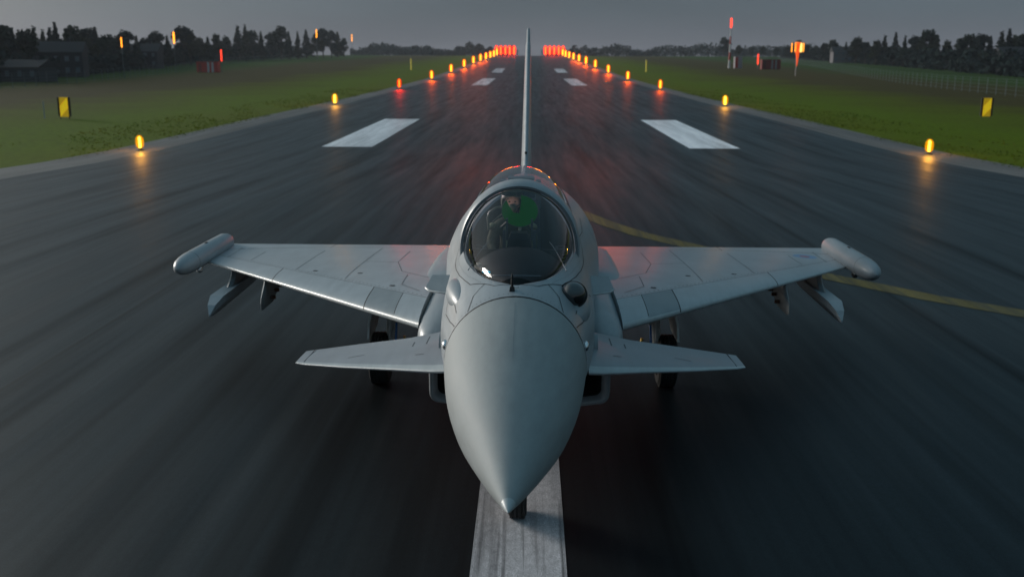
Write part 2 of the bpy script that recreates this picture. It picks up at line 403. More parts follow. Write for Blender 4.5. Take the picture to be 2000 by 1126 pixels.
# radome: pointed ogive drooping forward
def rad_sec(Y):
    u = Y/2.2
    r = interp(Y, [0,.03,.1,.3,.7,1.2,1.7,2.2], [0,.018,.046,.123,.265,.424,.530,.59])
    return r, 1.92 + .25*u**1.15
rb = MB(); rr = []
ry = [0,.004,.012,.03,.06,.1,.16,.24,.34,.46,.6,.75,.9,1.05,1.2,1.35,1.5,1.65,1.8,1.95,2.08,2.19]
for Y in ry:
    r, zc = rad_sec(Y); r = max(r, .004)
    rr.append([(r*math.sin(2*PI*k/64)*1.0, Y, zc + r*math.cos(2*PI*k/64)) for k in range(64)])
rb.rings(rr, mf=lambda i, j: 1 if ry[i] < .1 else 0, cap0=True)
def rpt(Y, phi, off=0):
    r, zc = rad_sec(Y); return ((r+off)*math.sin(phi), Y, zc+(r+off)*math.cos(phi))
seam(rb, [(2.1, 0), (1.3, 0)], w=.004, fn=rpt, m=2)
rad = rb.build('radome', [radome_paint, edge_paint, panel_paint], jet, angle=60)

# windscreen, arch, canopy
def ws_top(Y): return 2.795 + .625*((max(Y,2.46)-2.46)/1.74)**.82
def ring_arc(Y, hw, z0, zt, n=40, under=.10):
    out = []
    for i in range(n+1):
        a = lerp(-PI/2-under, PI/2+under, i/n)
        out.append((hw*math.sin(a), Y, z0 + (zt-z0)*math.cos(a)))
    return out
def sz(Y): return fpt(Y, sill_phi(min(max(Y,2.46),6.4)))[2]
wy = [2.465,2.49,2.53,2.6,2.7,2.85,3.0,3.2,3.4,3.6,3.8,4.0,4.16]
mb = MB(); mb.rings([ring_arc(Y, interp(Y,SY,SX)-.004, sz(Y)+.004, ws_top(Y)+.002, under=.02) for Y in wy], closed=False)
mb.build('windscreen', screen_glass, jet)
CY = [4.2,4.6,5.0,5.4,5.8,6.1,6.4,6.6]; CW = [.575,.60,.605,.585,.52,.44,.30,.16]; CT = [3.425,3.465,3.485,3.49,3.46,3.40,3.28,3.17]
cy = [4.36,4.5,4.7,4.9,5.1,5.3,5.5,5.7,5.85,6.0,6.15,6.3,6.45,6.55]
mb = MB(); mb.rings([ring_arc(Y, interp(Y,CY,CW), sz(Y)+.01, interp(Y,CY,CT), under=.04) for Y in cy], closed=False, cap1=False)
cano = mb.build('canopy', canopy_glass, jet)
# canopy arch frame (closed profile swept round the arch)
prof = [(4.15,-.012),(4.14,.018),(4.17,.032),(4.35,.032),(4.38,.018),(4.37,-.012)]
mb = MB(); rr = []
for i in range(49):
    a = lerp(-PI/2-.12, PI/2+.12, i/48); ring = []
    for Y, off in prof:
        hw = interp(Y, CY, CW) if Y > 4.2 else interp(4.2, CY, CW); zt = interp(max(Y,4.2), CY, CT) - max(0,(4.2-Y))*.3
        ring.append(((hw+off)*math.sin(a), Y, sz(4.2)+.01 + (zt-sz(4.2)-.01+off)*math.cos(a)))
    rr.append(ring)
mb.rings(rr, cap0=True, cap1=True)
mb.build('canopy_frame', paint, jet, angle=50)
# dark rubber seal just inside the windscreen arch, sill rails
mb = MB(); mb.tube([( .548*math.sin(a), 4.13, sz(4.13)+ (3.385-sz(4.13))*math.cos(a)) for a in [lerp(-PI/2,PI/2,i/40) for i in range(41)]], .009, 6)
mb.build('windscreen_seal', mat('worn_seal', (.25,.24,.17), .4), cano)
for s in (-1,1):
    mb = MB(); mb.tube([(s*(interp(Y,CY,CW)+.006), Y, sz(Y)+.012) for Y in (4.4,4.7,5,5.3,5.6,5.9,6.15)], .013, 8)
    mb.build('canopy_rail', darkgrey, cano)
# cockpit interior
ck = MB()
# coaming: curved hood over the instrument panel
rr = []
for Y, hw, zt in ((2.75,.20,2.80),(2.95,.30,2.83),(3.2,.37,2.87),(3.5,.42,2.90),(3.8,.44,2.88)):
    rr.append([(hw*math.sin(a), Y, 2.62+(zt-2.62)*math.cos(a)) for a in [lerp(-PI/2,PI/2,i/16) for i in range(17)]])
ck.rings(rr, closed=False)
ck.box((0,3.82,2.6), (.84,.03,.5))
ck.build('coaming', dark, jet)
mb = MB()
mb.tube([(.21*math.sin(a), 2.80-.05*math.cos(a), 2.805+.012*math.cos(a)) for a in [lerp(-PI/2.1,PI/2.1,i/20) for i in range(21)]], .0045, 6)
mb.build('coaming_rim', steel, jet)
for s in (-1,1):
    mb = MB(); mb.tube([(s*lerp(.44,.30,t), lerp(3.05,4.0,t), 2.80+.09*math.sin(t*PI/2)) for t in [i/10 for i in range(11)]], .0045, 6)
    mb.build('coaming_rim', steel, jet)
mb = MB(); mb.box((0,3.86,2.62), (.16,.02,.16)); mb.box((-.24,3.86,2.6), (.17,.02,.17)); mb.box((.24,3.86,2.6), (.17,.02,.17))
mb.build('instrument_panel', darkgrey, jet, smooth=False)
mb = MB(); mb.box((-.275,2.98,2.80), (.055,.05,.012), rz=.5); mb.build('display_screen', emis('cyan_display', (.03,.55,.8), .9), jet, smooth=False)
mb = MB(); mb.box((-.33,3.16,2.79), (.035,.24,.03), rz=.45); mb.box((-.36,3.34,2.78), (.03,.10,.05), rz=.3); mb.build('side_console', mat('console_cream', (.55,.53,.45), .5, var=.3), jet, smooth=False)
for s in (-1,1):
    mb = MB(); mb.box((s*.47,4.6,2.45), (.16,1.6,.3)); 
    for k in range(8): mb.box((s*.46+random.uniform(-.03,.03), 3.95+k*.17, 2.62), (.06,.06,.05))
    mb.build('side_shelf', darkgrey, jet, smooth=False)
# head-up display
hud = MB()
hud.box((0,4.05,2.86), (.26,.34,.16), taper=.8); hud.box((0,4.0,2.96), (.2,.2,.06), taper=.8)
for s in (-1,1):
    hud.box((s*.125,4.22,2.98), (.018,.05,.22), m=1); hud.box((s*.15,4.1,2.88), (.03,.03,.22), m=1)
hudo = hud.build('head_up_display', [dark, seat_grey], jet, smooth=False)
def hud_glass_mat():
    m = bpy.data.materials.new('green_combiner_glass'); m.use_nodes = True; nt = m.node_tree; nt.nodes.clear(); L = nt.links.new
    t = N(nt, 'ShaderNodeBsdfTransparent'); t.inputs[0].default_value = (.02,.2,.03,1)
    e = N(nt, 'ShaderNodeEmission'); e.inputs[0].default_value = (.001,.30,.015,1); e.inputs[1].default_value = .11
    gl = N(nt, 'ShaderNodeBsdfGlossy'); gl.inputs[0].default_value = (.1,.4,.1,1); gl.inputs['Roughness'].default_value = .05
    a = N(nt, 'ShaderNodeAddShader'); L(t.outputs[0], a.inputs[0]); L(e.outputs[0], a.inputs[1])
    mx = N(nt, 'ShaderNodeMixShader'); mx.inputs[0].default_value = .05; L(a.outputs[0], mx.inputs[1]); L(gl.outputs[0], mx.inputs[2])
    o = N(nt, 'ShaderNodeOutputMaterial'); L(mx.outputs[0], o.inputs[0]); return m
mb = MB(); rg = []
HC = Vector((0.0, 4.42, 3.135)); tilt = Matrix.Rotation(R(22), 3, 'X')
def disc_pt(r, a, d=0): return HC + tilt @ Vector((r*math.sin(a), d, r*math.cos(a)))
# the upper left wedge of the combiner is clear
cut = [(-.30+.0, .0)]
n = 48
outer = [a for a in [lerp(R(4), R(312), i/n) for i in range(n+1)]]
pts = [disc_pt(.185, a) for a in outer] + [disc_pt(.12, R(296)), disc_pt(.07, R(250)), disc_pt(.03, R(190)), disc_pt(.09, R(8))]
back = [p + tilt @ Vector((0,.008,0)) for p in pts]
mb.rings([pts, back], cap0=True, cap1=True)
mb.build('combiner_glass', hud_glass_mat(), hudo, smooth=False)
mb = MB(); mb.tube([disc_pt(.187, lerp(R(8),R(322),i/40)) for i in range(41)], .0035, 6); mb.build('combiner_rim', mat('rim_metal', (.3,.35,.3), .3, metal=.6), hudo)  # thin pale metal ring round the combiner
# fill spot added inside the canopy to brighten the pilot's face
cl_ = bpy.data.lights.new('face_fill_light', 'SPOT'); cl_.energy = 1.6; cl_.color = (1,.8,.66); cl_.spot_size = R(40); cl_.spot_blend = .8; cl_.shadow_soft_size = .03
clo = bpy.data.objects.new('face_fill_light', cl_); COL.objects.link(clo); clo.parent = jet; clo.location = (-.20,4.45,3.0); clo.rotation_euler = (Vector((-.20,4.45,3.0))-Vector((-.045,4.95,3.16))).to_track_quat('Z','Y').to_euler()
# ejection seat
se = MB()
se.box((0,5.25,2.75), (.46,.16,.75), taper=.9); se.box((0,5.0,2.35), (.46,.5,.16)); se.box((0,5.36,3.27), (.31,.22,.22), taper=.92); se.box((-.19,5.3,3.2), (.06,.12,.3)); se.box((.19,5.3,3.2), (.06,.12,.3))
se.build('ejection_seat', seat_grey, jet, smooth=False)
mb = MB(); mb.tube([(-.34,4.9,2.86),(-.35,4.85,3.0),(-.33,4.83,3.06),(-.26,4.82,3.11),(-.19,4.85,3.12)], .013, 8)
for k in range(3): mb.tube([(-.3+.02*k,4.8,2.96+.02*k),(-.22+.02*k,4.8,3.02+.02*k)], .005, 6)
mb.build('oxygen_hose', mat('hose_olive', (.3,.31,.22), .3), jet)
# small parts on the nose
mb = MB(); 
def dome(c, r, rot=None): 
    mb.ellipsoid(c, r, rot=rot)
mb.ellipsoid((.475,3.12,2.46), (.19,.62,.215), 32, 24, rot=Matrix.Rotation(R(-2),3,'Z')); mb.build('sensor_fairing', paint, jet)
mb = MB(); mb.ellipsoid((.487,2.72,2.66), (.113,.113,.113)); irst = mb.build('sensor_ball', blackglass, jet)
mb = MB(); mb.tube([Vector((.487,2.725,2.66)) + Matrix.Rotation(R(-35),3,'X') @ Vector((.117*math.sin(a), 0, .117*math.cos(a))) for a in [2*PI*i/32 for i in range(33)]], .011, 8, cap=False)
mb.build('sensor_collar', seam_m, irst)
mb = MB(); mb.ellipsoid((-.535,3.12,2.55), (.11,.46,.125), 24, 18, rot=Matrix.Rotation(R(9),3,'Z')); mb.build('probe_fairing', paint, jet)
mb = MB(); p0 = Vector(fpt(2.34, -.05)); mb.box(p0+Vector((0,0,.015)), (.045,.05,.035), taper=.8); mb.tube([p0+Vector((0,0,.02)), p0+Vector((0,-.01,.12)), p0+Vector((0,-.012,.15))], [.012,.009,.003], 8)
mb.build('air_data_vane', seam_m, jet)
for s in (-1,1):
    q = fpt(2.33, s*1.33); mb = MB(); mb.ellipsoid(q, (.03,.06,.042)); mb.build('nose_sensor', mirror, jet)
    # small strake beside the cockpit
    mb = MB(); z0 = 2.33; 
    top = [(s*.74,4.95,z0+.02),(s*.74,4.30,z0-.02),(s*.94,4.42,z0-.02),(s*.985,4.52,z0-.015),(s*.96,4.95,z0+.02)]
    bot = [(x,y,z-.03) for x,y,z in top]
    ins = lambda P, k: [(x, y, z) for x,y,z in P]
    mb.rings([bot, top], cap0=True, cap1=True); st = mb.build('strake', panel_paint, jet, smooth=False)
    mb = MB(); mb.tube([(s*.74,4.295,z0-.035),(s*.94,4.41,z0-.035),(s*.985,4.515,z0-.03)], .013, 8); mb.build('leading_edge', edge_paint, st)

# lifting surfaces
def naca(c): return 5*(.2969*math.sqrt(max(c,0)) - .126*c - .3516*c*c + .2843*c**3 - .1015*c**4)
WX = [1.16,1.30,1.5,1.51,1.75,1.955,1.97,2.3,2.7,3.1,3.44,3.452,3.69,3.705,4.1,4.5,4.9,5.15,5.36]
def wing_def(x):
    t = (x-1.16)/4.2
    return dict(le=5.22+t*5.42, te=12.02+.02*t, zl=1.69-.37*t, zt=1.39+.0*t, th=lerp(.052,.05,t), d=.95-.42*t)
def make_wing(s):
    mb = MB(); rr = []; mats = None
    for x in WX:
        w = wing_def(x); ch = w['te']-w['le']
        us = [0,.004,.012,.03,.06,.11,.18,.3,w['d']*.6,w['d']-.012,w['d']+.0]
        us[7] = w['d']*.35
        rest = [.15,.3,.45,.6,.75,.88]
        a, b2 = w['d']+.02, ch-.5
        us += [lerp(a, b2, k) for k in rest] + [b2-.009, b2+.009, ch-.25, ch-.01, ch]
        up = []; lo = []
        for u in us:
            c = min(1, max(0, u/ch)); y = w['le']+u
            zz = lerp(w['zl'], w['zt'], c**1.15) - .03*math.sin(PI*c)
            th = w['th']*ch
            droop = -.01*max(0,(u-b2))/.5
            up.append((s*x, y, zz + th*naca(c)*1.0 + droop + .006))
            lo.append((s*x, y, zz - th*naca(c)*.75 + droop - .006))
        rr.append(up + lo[::-1]); nu = len(us)
    def strip(pts, wd=.010):
        P = []
        for (xa,ua),(xb,ub) in zip(pts, pts[1:]):
            n = max(2, int(math.hypot(xb-xa,ub-ua)/.15))
            P += [(lerp(xa,xb,k/n), lerp(ua,ub,k/n)) for k in range(n)]
        P.append(pts[-1]); V3 = [Vector((s*x, wing_def(x)['le']+u, ptop(x,u)+.0025)) for x,u in P]; q = []
        for i, v in enumerate(V3):
            t = (V3[min(i+1,len(V3)-1)]-V3[max(i-1,0)]).normalized(); b = Vector((-t.y,t.x,0)).normalized()*wd/2; q.append([v+b, v-b])
        mb.rings(q, 4, closed=False)
    for pts in ([(1.3,2.2),(1.75,2.3),(1.95,3.1),(1.95,4.6)], [(1.3,1.2),(1.6,1.35),(1.62,2.1)], [(2.5,.95),(2.5,4.4)], [(3.45,.8),(3.45,2.9)], [(4.5,.7),(4.5,1.6)], [(5.05,.5),(5.05,1.4)], [(1.95,3.1),(2.5,2.6)]): strip(pts)
    for k in range(60):
        x = 1.25+k*.065; u = wing_def(x)['d']+.07; z = ptop(x,u)+.003; y = wing_def(x)['le']+u
        mb.poly([(s*x-.009,y-.009,z),(s*x+.009,y-.009,z),(s*x+.009,y+.009,z),(s*x-.009,y+.009,z)], 4)
    for x, u in ((1.72,1.15),(2.35,1.5),(3.1,1.0)):
        z = ptop(x,u)+.004; y = wing_def(x)['le']+u
        mb.poly([(s*x-.04,y-.02,z),(s*x+.03,y-.03,z),(s*x+.04,y+.02,z),(s*x-.03,y+.03,z)], 1)
    def mf(i, j):
        xm = (WX[i]+WX[i+1])/2
        if j >= nu: j2 = 2*nu-2-j
        else: j2 = j
        if j < nu:
            if j == 9: return 1
            if j == 17-1+0 and False: return 1
            if j == 17: return 1
            if WX[i] in (1.955, 3.69) and j < 9: return 1
            if WX[i] == 3.44 and j > 17: return 1
            if WX[i] == 1.5 and 3 < j < 9: return 1
            if j >= 3 and j < 9 and 1.5 < xm < 1.955: return 2
        if j2 < 4: return 3
        return 0
    mb.rings(rr, mf=mf, cap0=True, cap1=True)
    return mb.build('wing', [wing_paint, seam_m, panel_paint, edge_paint, soft_seam], jet, angle=35)
def ptop(x, u):
    w = wing_def(x); ch = w['te']-w['le']; c = u/ch
    return lerp(w['zl'], w['zt'], c**1.15) - .03*math.sin(PI*c) + w['th']*ch*naca(c)+.006
for s in (-1,1):
    wg = make_wing(s)
    # tip pod
    pod = MB(); prof = [(.001,9.46),(.045,9.48),(.09,9.54),(.132,9.66),(.158,9.84),(.168,10.05)]
    pod.lathe(prof + [(.168,11.2),(.165,11.85),(.14,12.0),(.001,12.03)], (s*5.45,0,1.44), 32, axis='y')
    po = pod.build('wingtip_pod', paint, jet)
    mb = MB(); mb.lathe([(.1688,10.05),(.1688,10.06)], (s*5.45,0,1.44), 32, axis='y'); mb.build('pod_seam', seam_m, po, recalc=False)
    mb = MB(); mb.box((s*5.45,10.9,1.611), (.03,.1,.012)); mb.build('pod_sensor', seam_m, po)
    mb = MB(); mb.ellipsoid((s*5.40,10.35,1.26), (.05,.09,.06)); mb.build('pod_lamp', blackglass if s > 0 else mirror, po)
    # outer pylon + launcher rail
    def prism(mb, secs, m=0):
        mb.rings(secs, m, cap0=True, cap1=True)
    w = wing_def(4.70)
    py = MB()
    X = 4.70*s; zl = w['zl']
    secs = []
    for z, y0, y1, t in ((zl+.0,w['le']+.06,w['le']+1.6,.045),(zl-.15,w['le']-.05,w['le']+1.5,.045),(zl-.27,w['le']-.28,w['le']+1.4,.045)):
        secs.append([(X,y0,z),(X+t,y0+.12,z),(X+t,y1,z),(X-t,y1,z),(X-t,y0+.12,z)])
    prism(py, secs); pyo = py.build('outer_pylon', panel_paint, jet, smooth=False)
    la = MB(); y0 = 8.62; zt = zl-.25
    def sq(y, hw, za, zb): return [(X-hw,y,za),(X+hw,y,za),(X+hw*.9,y,lerp(za,zb,.5)),(X+.012,y,zb),(X-.012,y,zb),(X-hw*.9,y,lerp(za,zb,.5))]
    prism(la, [sq(y0,.012,zt-.20,zt-.235), sq(y0+.12,.06,zt-.08,zt-.25), sq(y0+.4,.105,zt-.0,zt-.25), sq(y0+2.4,.105,zt,zt-.22), sq(y0+2.6,.07,zt-.02,zt-.18)])
    la.build('launcher_rail', paint, jet, smooth=False)
    # inner pylon: curved blade
    X2 = 3.88; w = wing_def(X2); zl = w['zl']; X2 *= s; ip = MB(); secs = []
    for k, (dz, dy) in enumerate(((.0,.05),(-.08,0),(-.16,-.10),(-.24,-.20),(-.32,-.25),(-.42,-.24))):
        t = .032 - .002*k; yb = w['le']+1.5-k*.22
        secs.append([(X2,w['le']+dy,zl+dz),(X2+t,w['le']+dy+.07,zl+dz),(X2+t,yb,zl+dz),(X2-t,yb,zl+dz),(X2-t,w['le']+dy+.07,zl+dz)])
    prism(ip, secs); ipo = ip.build('inner_pylon', panel_paint, jet, angle=30)
    for k in range(5):
        mb = MB(); mb.box((X2-s*.05, w['le']+.25+k*.22, zl-.33+k*.045+.02*(k%2)), (.09,.03,.05)); mb.build('pylon_fitting', rusty, ipo, smooth=False)
    # wing root fairing (rounded body between wing and fuselage)
    mb = MB(); rr = []
    for Y, hw, ht in ((4.72,.02,.02),(4.76,.10,.08),(4.85,.17,.14),(5.05,.225,.19),(5.4,.245,.215),(6.2,.25,.21),(7.5,.25,.2),(9,.25,.18),(12,.25,.1)):
        zc = interp(Y,[4.7,6,9,12],[1.60,1.62,1.55,1.42]); xc = .925
        rr.append([(s*(xc+hw*math.cos(a)*1.0), Y, zc+ht*(abs(math.sin(a))**.8)*math.copysign(1,math.sin(a))) for a in [2*PI*k/28 for k in range(28)]])
    mb.rings(rr, cap0=True, cap1=True); mb.build('wing_root_fairing', paint, jet)
    # hump above the wing root
    mb = MB(); rr = []
    for Y, k in ((7.0,.03),(7.15,.4),(7.5,.75),(8.0,.95),(8.8,1),(10,.95),(11,.7),(11.8,.25)):
        ring = []
        for q in range(21):
            a = PI*q/20; x = 1.08 + .34*math.cos(a)*min(1,k+.25); 
            ring.append((s*x, Y, interp(Y,[7,12],[1.66,1.40]) + .18*k*math.sin(a)**.8))
        rr.append(ring)
    mb.rings(rr, closed=False); mb.build('shoulder_fairing', paint, jet)
    # intake half: side wall, lower lip
# chin intake
def intake_ring(Y, hw, zt, zb, rc, n=8, sag=.07):
    pts = []
    pts.append((-hw, Y, zt))
    m = 10
    for i in range(m): pts.append((-hw, Y, lerp(zt, zb+rc, (i+1)/m)))
    for i in range(n): a = PI/2*(i+1)/n; pts.append((-hw+rc-rc*math.cos(a), Y, zb+rc-rc*math.sin(a)))
    m2 = 20
    for i in range(m2):
        t = (i+1)/(m2+1); x = lerp(-hw+rc, hw-rc, t); pts.append((x, Y, zb - sag*math.sin(PI*t)))
    for i in range(n+1): a = PI/2*i/n; pts.append((hw-rc+rc*math.sin(a), Y, zb+rc-rc*math.cos(a)))
    for i in range(m): pts.append((hw, Y, lerp(zb+rc, zt, (i+1)/m)))
    return pts
ib = MB()
outer = [intake_ring(4.62,.955,1.62,1.02,.10),intake_ring(4.64,.98,1.64,.99,.11),intake_ring(4.8,1.0,1.66,.965,.12),intake_ring(5.4,1.02,1.70,.95,.14),intake_ring(6.5,1.06,1.7,.96,.2),intake_ring(8,1.1,1.7,1.0,.25),intake_ring(12,1.1,1.7,1.15,.3),intake_ring(15.4,.8,1.7,1.35,.3)]
inner = [intake_ring(4.62,.955,1.62,1.02,.10),intake_ring(4.63,.925,1.60,1.04,.08),intake_ring(4.70,.895,1.58,1.07,.08),intake_ring(6.2,.85,1.55,1.15,.1),intake_ring(7.5,.6,1.5,1.25,.1)]
ib.rings(outer, 0, closed=False); ib.rings(inner, closed=False, mf=lambda i, j: 0 if i < 2 else 1)
ib.build('air_intake', [paint, intake_dark], jet, angle=60)
mb = MB(); mb.box((0,5.6,1.56), (1.8,1.9,.03)); mb.box((0,6.6,1.3), (1.7,.02,.5)); mb.box((0,5.6,1.32),(.03,1.8,.5)); mb.build('intake_splitter', intake_dark, jet, smooth=False)

# foreplanes
for s in (-1,1):
    mb = MB(); rr = []
    secs = [(.66,3.05,4.62,1.845,1.80,.060),(.80,3.15,4.62,1.81,1.80,.058),(1.2,3.52,4.76,1.71,1.68,.05),(1.8,4.06,4.98,1.56,1.54,.05),(2.32,4.53,5.19,1.44,1.41,.045),(2.44,4.66,5.18,1.415,1.395,.02)]
    cs = [0,.004,.015,.04,.08,.13,.2,.3,.42,.55,.7,.85,1]
    for x, le, te, zl, zt, th in secs:
        ch = te-le
        up = [(s*x, le+c*ch, lerp(zl,zt,c)+th*ch*naca(c)+.004) for c in cs]; lo = [(s*x, le+c*ch, lerp(zl,zt,c)-th*ch*naca(c)-.004) for c in cs]
        rr.append(up+lo[::-1])
    nc = len(cs)
    def mf(i, j):
        if j in (0,1,2,2*nc-2,2*nc-3,2*nc-4): return 1
        if j in (3,): return 1
        return 0
    mb.rings(rr, mf=mf, cap0=True, cap1=True)
    cn = mb.build('foreplane', [canard_paint, edge_paint], jet, angle=35)
    mb = MB()
    mb.tube([(s*2.33,4.6,1.452),(s*2.33,5.17,1.425)], .004, 6)
    mb.build('foreplane_seam', seam_m, cn)
    for xa, ya, xb, yb in ((1.62,4.3,1.80,4.33),(.93,3.72,1.02,3.78),(.95,4.15,.95,4.5),(1.1,4.2,1.1,4.4)):
        # small stencilled marks lying on the skin
        zf = lambda x, y: next(lerp(lerp(A[3],B[3],tx), lerp(A[4],B[4],tx), c) + lerp(A[5],B[5],tx)*(te-le)*naca(c) + .0065 for A, B in zip(secs, secs[1:]) if A[0] <= x <= B[0] for tx in [(x-A[0])/(B[0]-A[0])] for le, te in [(lerp(A[1],B[1],tx), lerp(A[2],B[2],tx))] for c in [(y-le)/(te-le)])
        m2 = MB(); d = Vector((yb-ya, xa-xb, 0)).normalized()*.007
        m2.poly([(s*(xa+d.x),ya+d.y,zf(xa,ya)),(s*(xa-d.x),ya-d.y,zf(xa,ya)),(s*(xb-d.x),yb-d.y,zf(xb,yb)),(s*(xb+d.x),yb+d.y,zf(xb,yb))]); m2.build('stencil', soft_seam, cn, smooth=False)
    mb = MB(); mb.lathe([(.001,.60),(.14,.62),(.15,.74),(.14,.79),(.001,.80)] if s > 0 else [(.001,-.60),(.14,-.62),(.15,-.74),(.14,-.79),(.001,-.80)], (0,3.95,1.83), 24, axis='x'); mb.build('foreplane_pivot', panel_paint, cn)

# fin
mb = MB(); rr = []
for z, le, te, th in ((2.75,10.2,15.4,.17),(3.2,11.1,15.45,.16),(3.8,12.15,15.5,.14),(4.4,13.2,15.55,.12),(4.95,14.15,15.6,.095),(5.02,14.3,15.6,.07),(5.26,14.72,15.58,.06),(5.30,14.85,15.5,.03)):
    ch = te-le; cs = [0,.005,.02,.06,.12,.25,.45,.7,1]
    up = [(th/2*2.0*naca(c)*1.0+.004, le+c*ch, z) for c in cs]; lo = [(-x, y, zz) for x,y,zz in up]
    rr.append(up+lo[::-1])
mb.rings(rr, cap0=True, cap1=True, mf=lambda i,j: 1 if i >= 5 else 0)
fin = mb.build('tail_fin', [paint, panel_paint], jet, angle=35)
mb = MB(); mb.tube([(0,10.9,3.16),(0,10.96,3.16)], .022, 10); mb.build('fin_port', seam_m, fin)

# undercarriage
def wheel(par, c, r, wd, tread=5):
    mb = MB(); prof = [(r*.55,-wd/2),(r*.85,-wd/2),(r*.97,-wd*.38)]
    for k in range(tread):
        a = lerp(-wd*.36, wd*.36, k/(tread-1)); prof += [(r,a-.012),(r,a+.012)]
        if k < tread-1: b = a + wd*.72/(tread-1)/2; prof += [(r-.012,b-.004),(r-.012,b+.004)]
    prof += [(r*.97,wd*.38),(r*.85,wd/2),(r*.55,wd/2)]
    mb.lathe(prof, c, 40, axis='x'); w = mb.build('wheel', rubber, par, angle=30)
    mb = MB(); mb.lathe([(.001,-wd*.42),(r*.5,-wd*.45),(r*.56,-wd*.35),(r*.56,wd*.35),(r*.5,wd*.45),(.001,wd*.42)], c, 24, axis='x'); mb.build('rim', white_metal, w)
for s in (-1,1):
    mb = MB(); mb.tube([(s*1.80,8.35,1.55),(s*1.92,8.3,1.0),(s*1.95,8.3,.62)], .06, 12); mb.tube([(s*1.95,8.3,.7),(s*1.95,8.3,.38),(s*2.05,8.3,.375)], .045, 10)
    mb.tube([(s*1.3,8.6,1.45),(s*1.9,8.32,.9)], .03, 8); mb.tube([(s*1.85,8.05,1.5),(s*1.94,8.22,.7)], .022, 8)
    lg = mb.build('landing_gear', white_metal, jet)
    wheel(lg, (s*2.09,8.3,.385), .385, .27)
    mb = MB(); P = [(s*2.06,7.75,1.50),(s*2.18,7.78,1.05),(s*2.20,7.8,.80),(s*2.20,8.5,.80),(s*2.18,8.7,1.05),(s*2.06,8.75,1.50)]
    mb.rings([P, [(x-s*.03,y,z) for x,y,z in P]], cap0=True, cap1=True); mb.build('gear_door', white_metal, lg, smooth=False)
    mb = MB(); P = [(s*2.22,7.9,.62),(s*2.25,7.92,.35),(s*2.25,8.4,.35),(s*2.22,8.6,.62)]
    mb.rings([P, [(x-s*.02,y,z) for x,y,z in P]], cap0=True, cap1=True)
    mb.build('wheel_door', white_metal, lg, smooth=False)
    mb = MB(); mb.tube([(s*1.83,8.18,.95),(s*1.84,8.1,.6),(s*1.86,8.1,.35)], .016, 8); mb.build('brake_hose', blue_hose, lg)
    mb = MB(); mb.lathe([(.02,-.1),(.13,-.09),(.13,.05),(.02,.06)], (s*1.82,8.35,.40), 18, axis='x'); mb.tube([(s*1.72,8.2,.75),(s*1.7,8.15,.4)], .02, 8); mb.build('brake_unit', brass, lg)
    # open wheel bay
    mb = MB(); mb.box((s*1.45,8.2,1.43), (.9,1.7,.08)); mb.build('wheel_bay', intake_dark, jet, smooth=False)
mb = MB(); mb.tube([(0,4.6,1.4),(0,4.3,.8),(0,4.05,.40)], [.06,.05,.04], 12); mb.tube([(.0,4.05,.42),(.0,3.95,.29)], .035, 8); mb.tube([(-.09,3.95,.28),(.09,3.95,.28)], .03, 10)
ng = mb.build('nose_gear', white_metal, jet)
wheel(ng, (0.0,3.95,.28), .28, .19, 4)

# ------------------------------------------------------------------ pilot (seated; one continuous body)
pil = empty('person', (.01,5.02,2.42), 'pilot in helmet and oxygen mask sitting under the canopy behind the green display', 'person')
def skin_body():
    V = [(0,0,0),(0,.02,.16),(0,.05,.32),(0,.05,.42),(0,.03,.50),(0,.01,.56),(0,-.005,.66),
         (-.17,.04,.40),(-.24,-.08,.22),(-.19,-.30,.14),(-.18,-.38,.15),(.17,.04,.40),(.24,-.08,.22),(.19,-.30,.14),(.18,-.38,.15),
         (-.10,-.02,-.02),(-.15,-.42,.04),(-.14,-.78,-.22),(-.14,-.86,-.24),(.10,-.02,-.02),(.15,-.42,.04),(.14,-.78,-.22),(.14,-.86,-.24)]
    E = [(0,1),(1,2),(2,3),(3,4),(4,5),(5,6),(3,7),(7,8),(8,9),(9,10),(3,11),(11,12),(12,13),(13,14),(0,15),(15,16),(16,17),(17,18),(0,19),(19,20),(20,21),(21,22)]
    rad = {0:.15,1:.145,2:.16,3:.13,4:.06,5:.062,6:.085,7:.075,8:.05,9:.035,10:.03,11:.075,12:.05,13:.035,14:.03,15:.10,16:.075,17:.055,18:.05,19:.10,20:.075,21:.055,22:.05}
    for hand, sx in ((10,-1),(14,1)):
        hx, hy, hz = V[hand]
        for k in range(4):
            a = len(V); dx = (k-1.5)*.019
            V.append((hx+dx, hy-.045, hz+.004)); V.append((hx+dx, hy-.078+.004*abs(k-1.5), hz-.02)); V.append((hx+dx, hy-.066, hz-.045))
            E += [(hand,a),(a,a+1),(a+1,a+2)]; rad[a] = .0095; rad[a+1] = .0088; rad[a+2] = .008
        a = len(V); V.append((hx-sx*.035, hy-.015, hz-.005)); V.append((hx-sx*.045, hy-.045, hz-.02)); E += [(hand,a),(a,a+1)]; rad[a] = .0105; rad[a+1] = .009
    me = bpy.data.meshes.new('body'); me.from_pydata(V, E, []); o = bpy.data.objects.new('body', me); COL.objects.link(o); o.parent = pil
    md = o.modifiers.new('skin', 'SKIN'); 
    if not me.skin_vertices:
        bpy.context.view_layer.objects.active = o; bpy.ops.mesh.customdata_skin_add()
    for i, sv in enumerate(me.skin_vertices[0].data): sv.radius = (rad[i], rad[i]*(.8 if i in (1,2,3) else 1)); sv.use_root = (i == 0)
    su = o.modifiers.new('sub', 'SUBSURF'); su.levels = 1; su.render_levels = 2
    me.materials.append(mat('flight_suit', (.10,.11,.065), .9, var=.3)); return o
skin_body()
mb = MB(); HC2 = Vector((0,-.03,.665)); rr = []
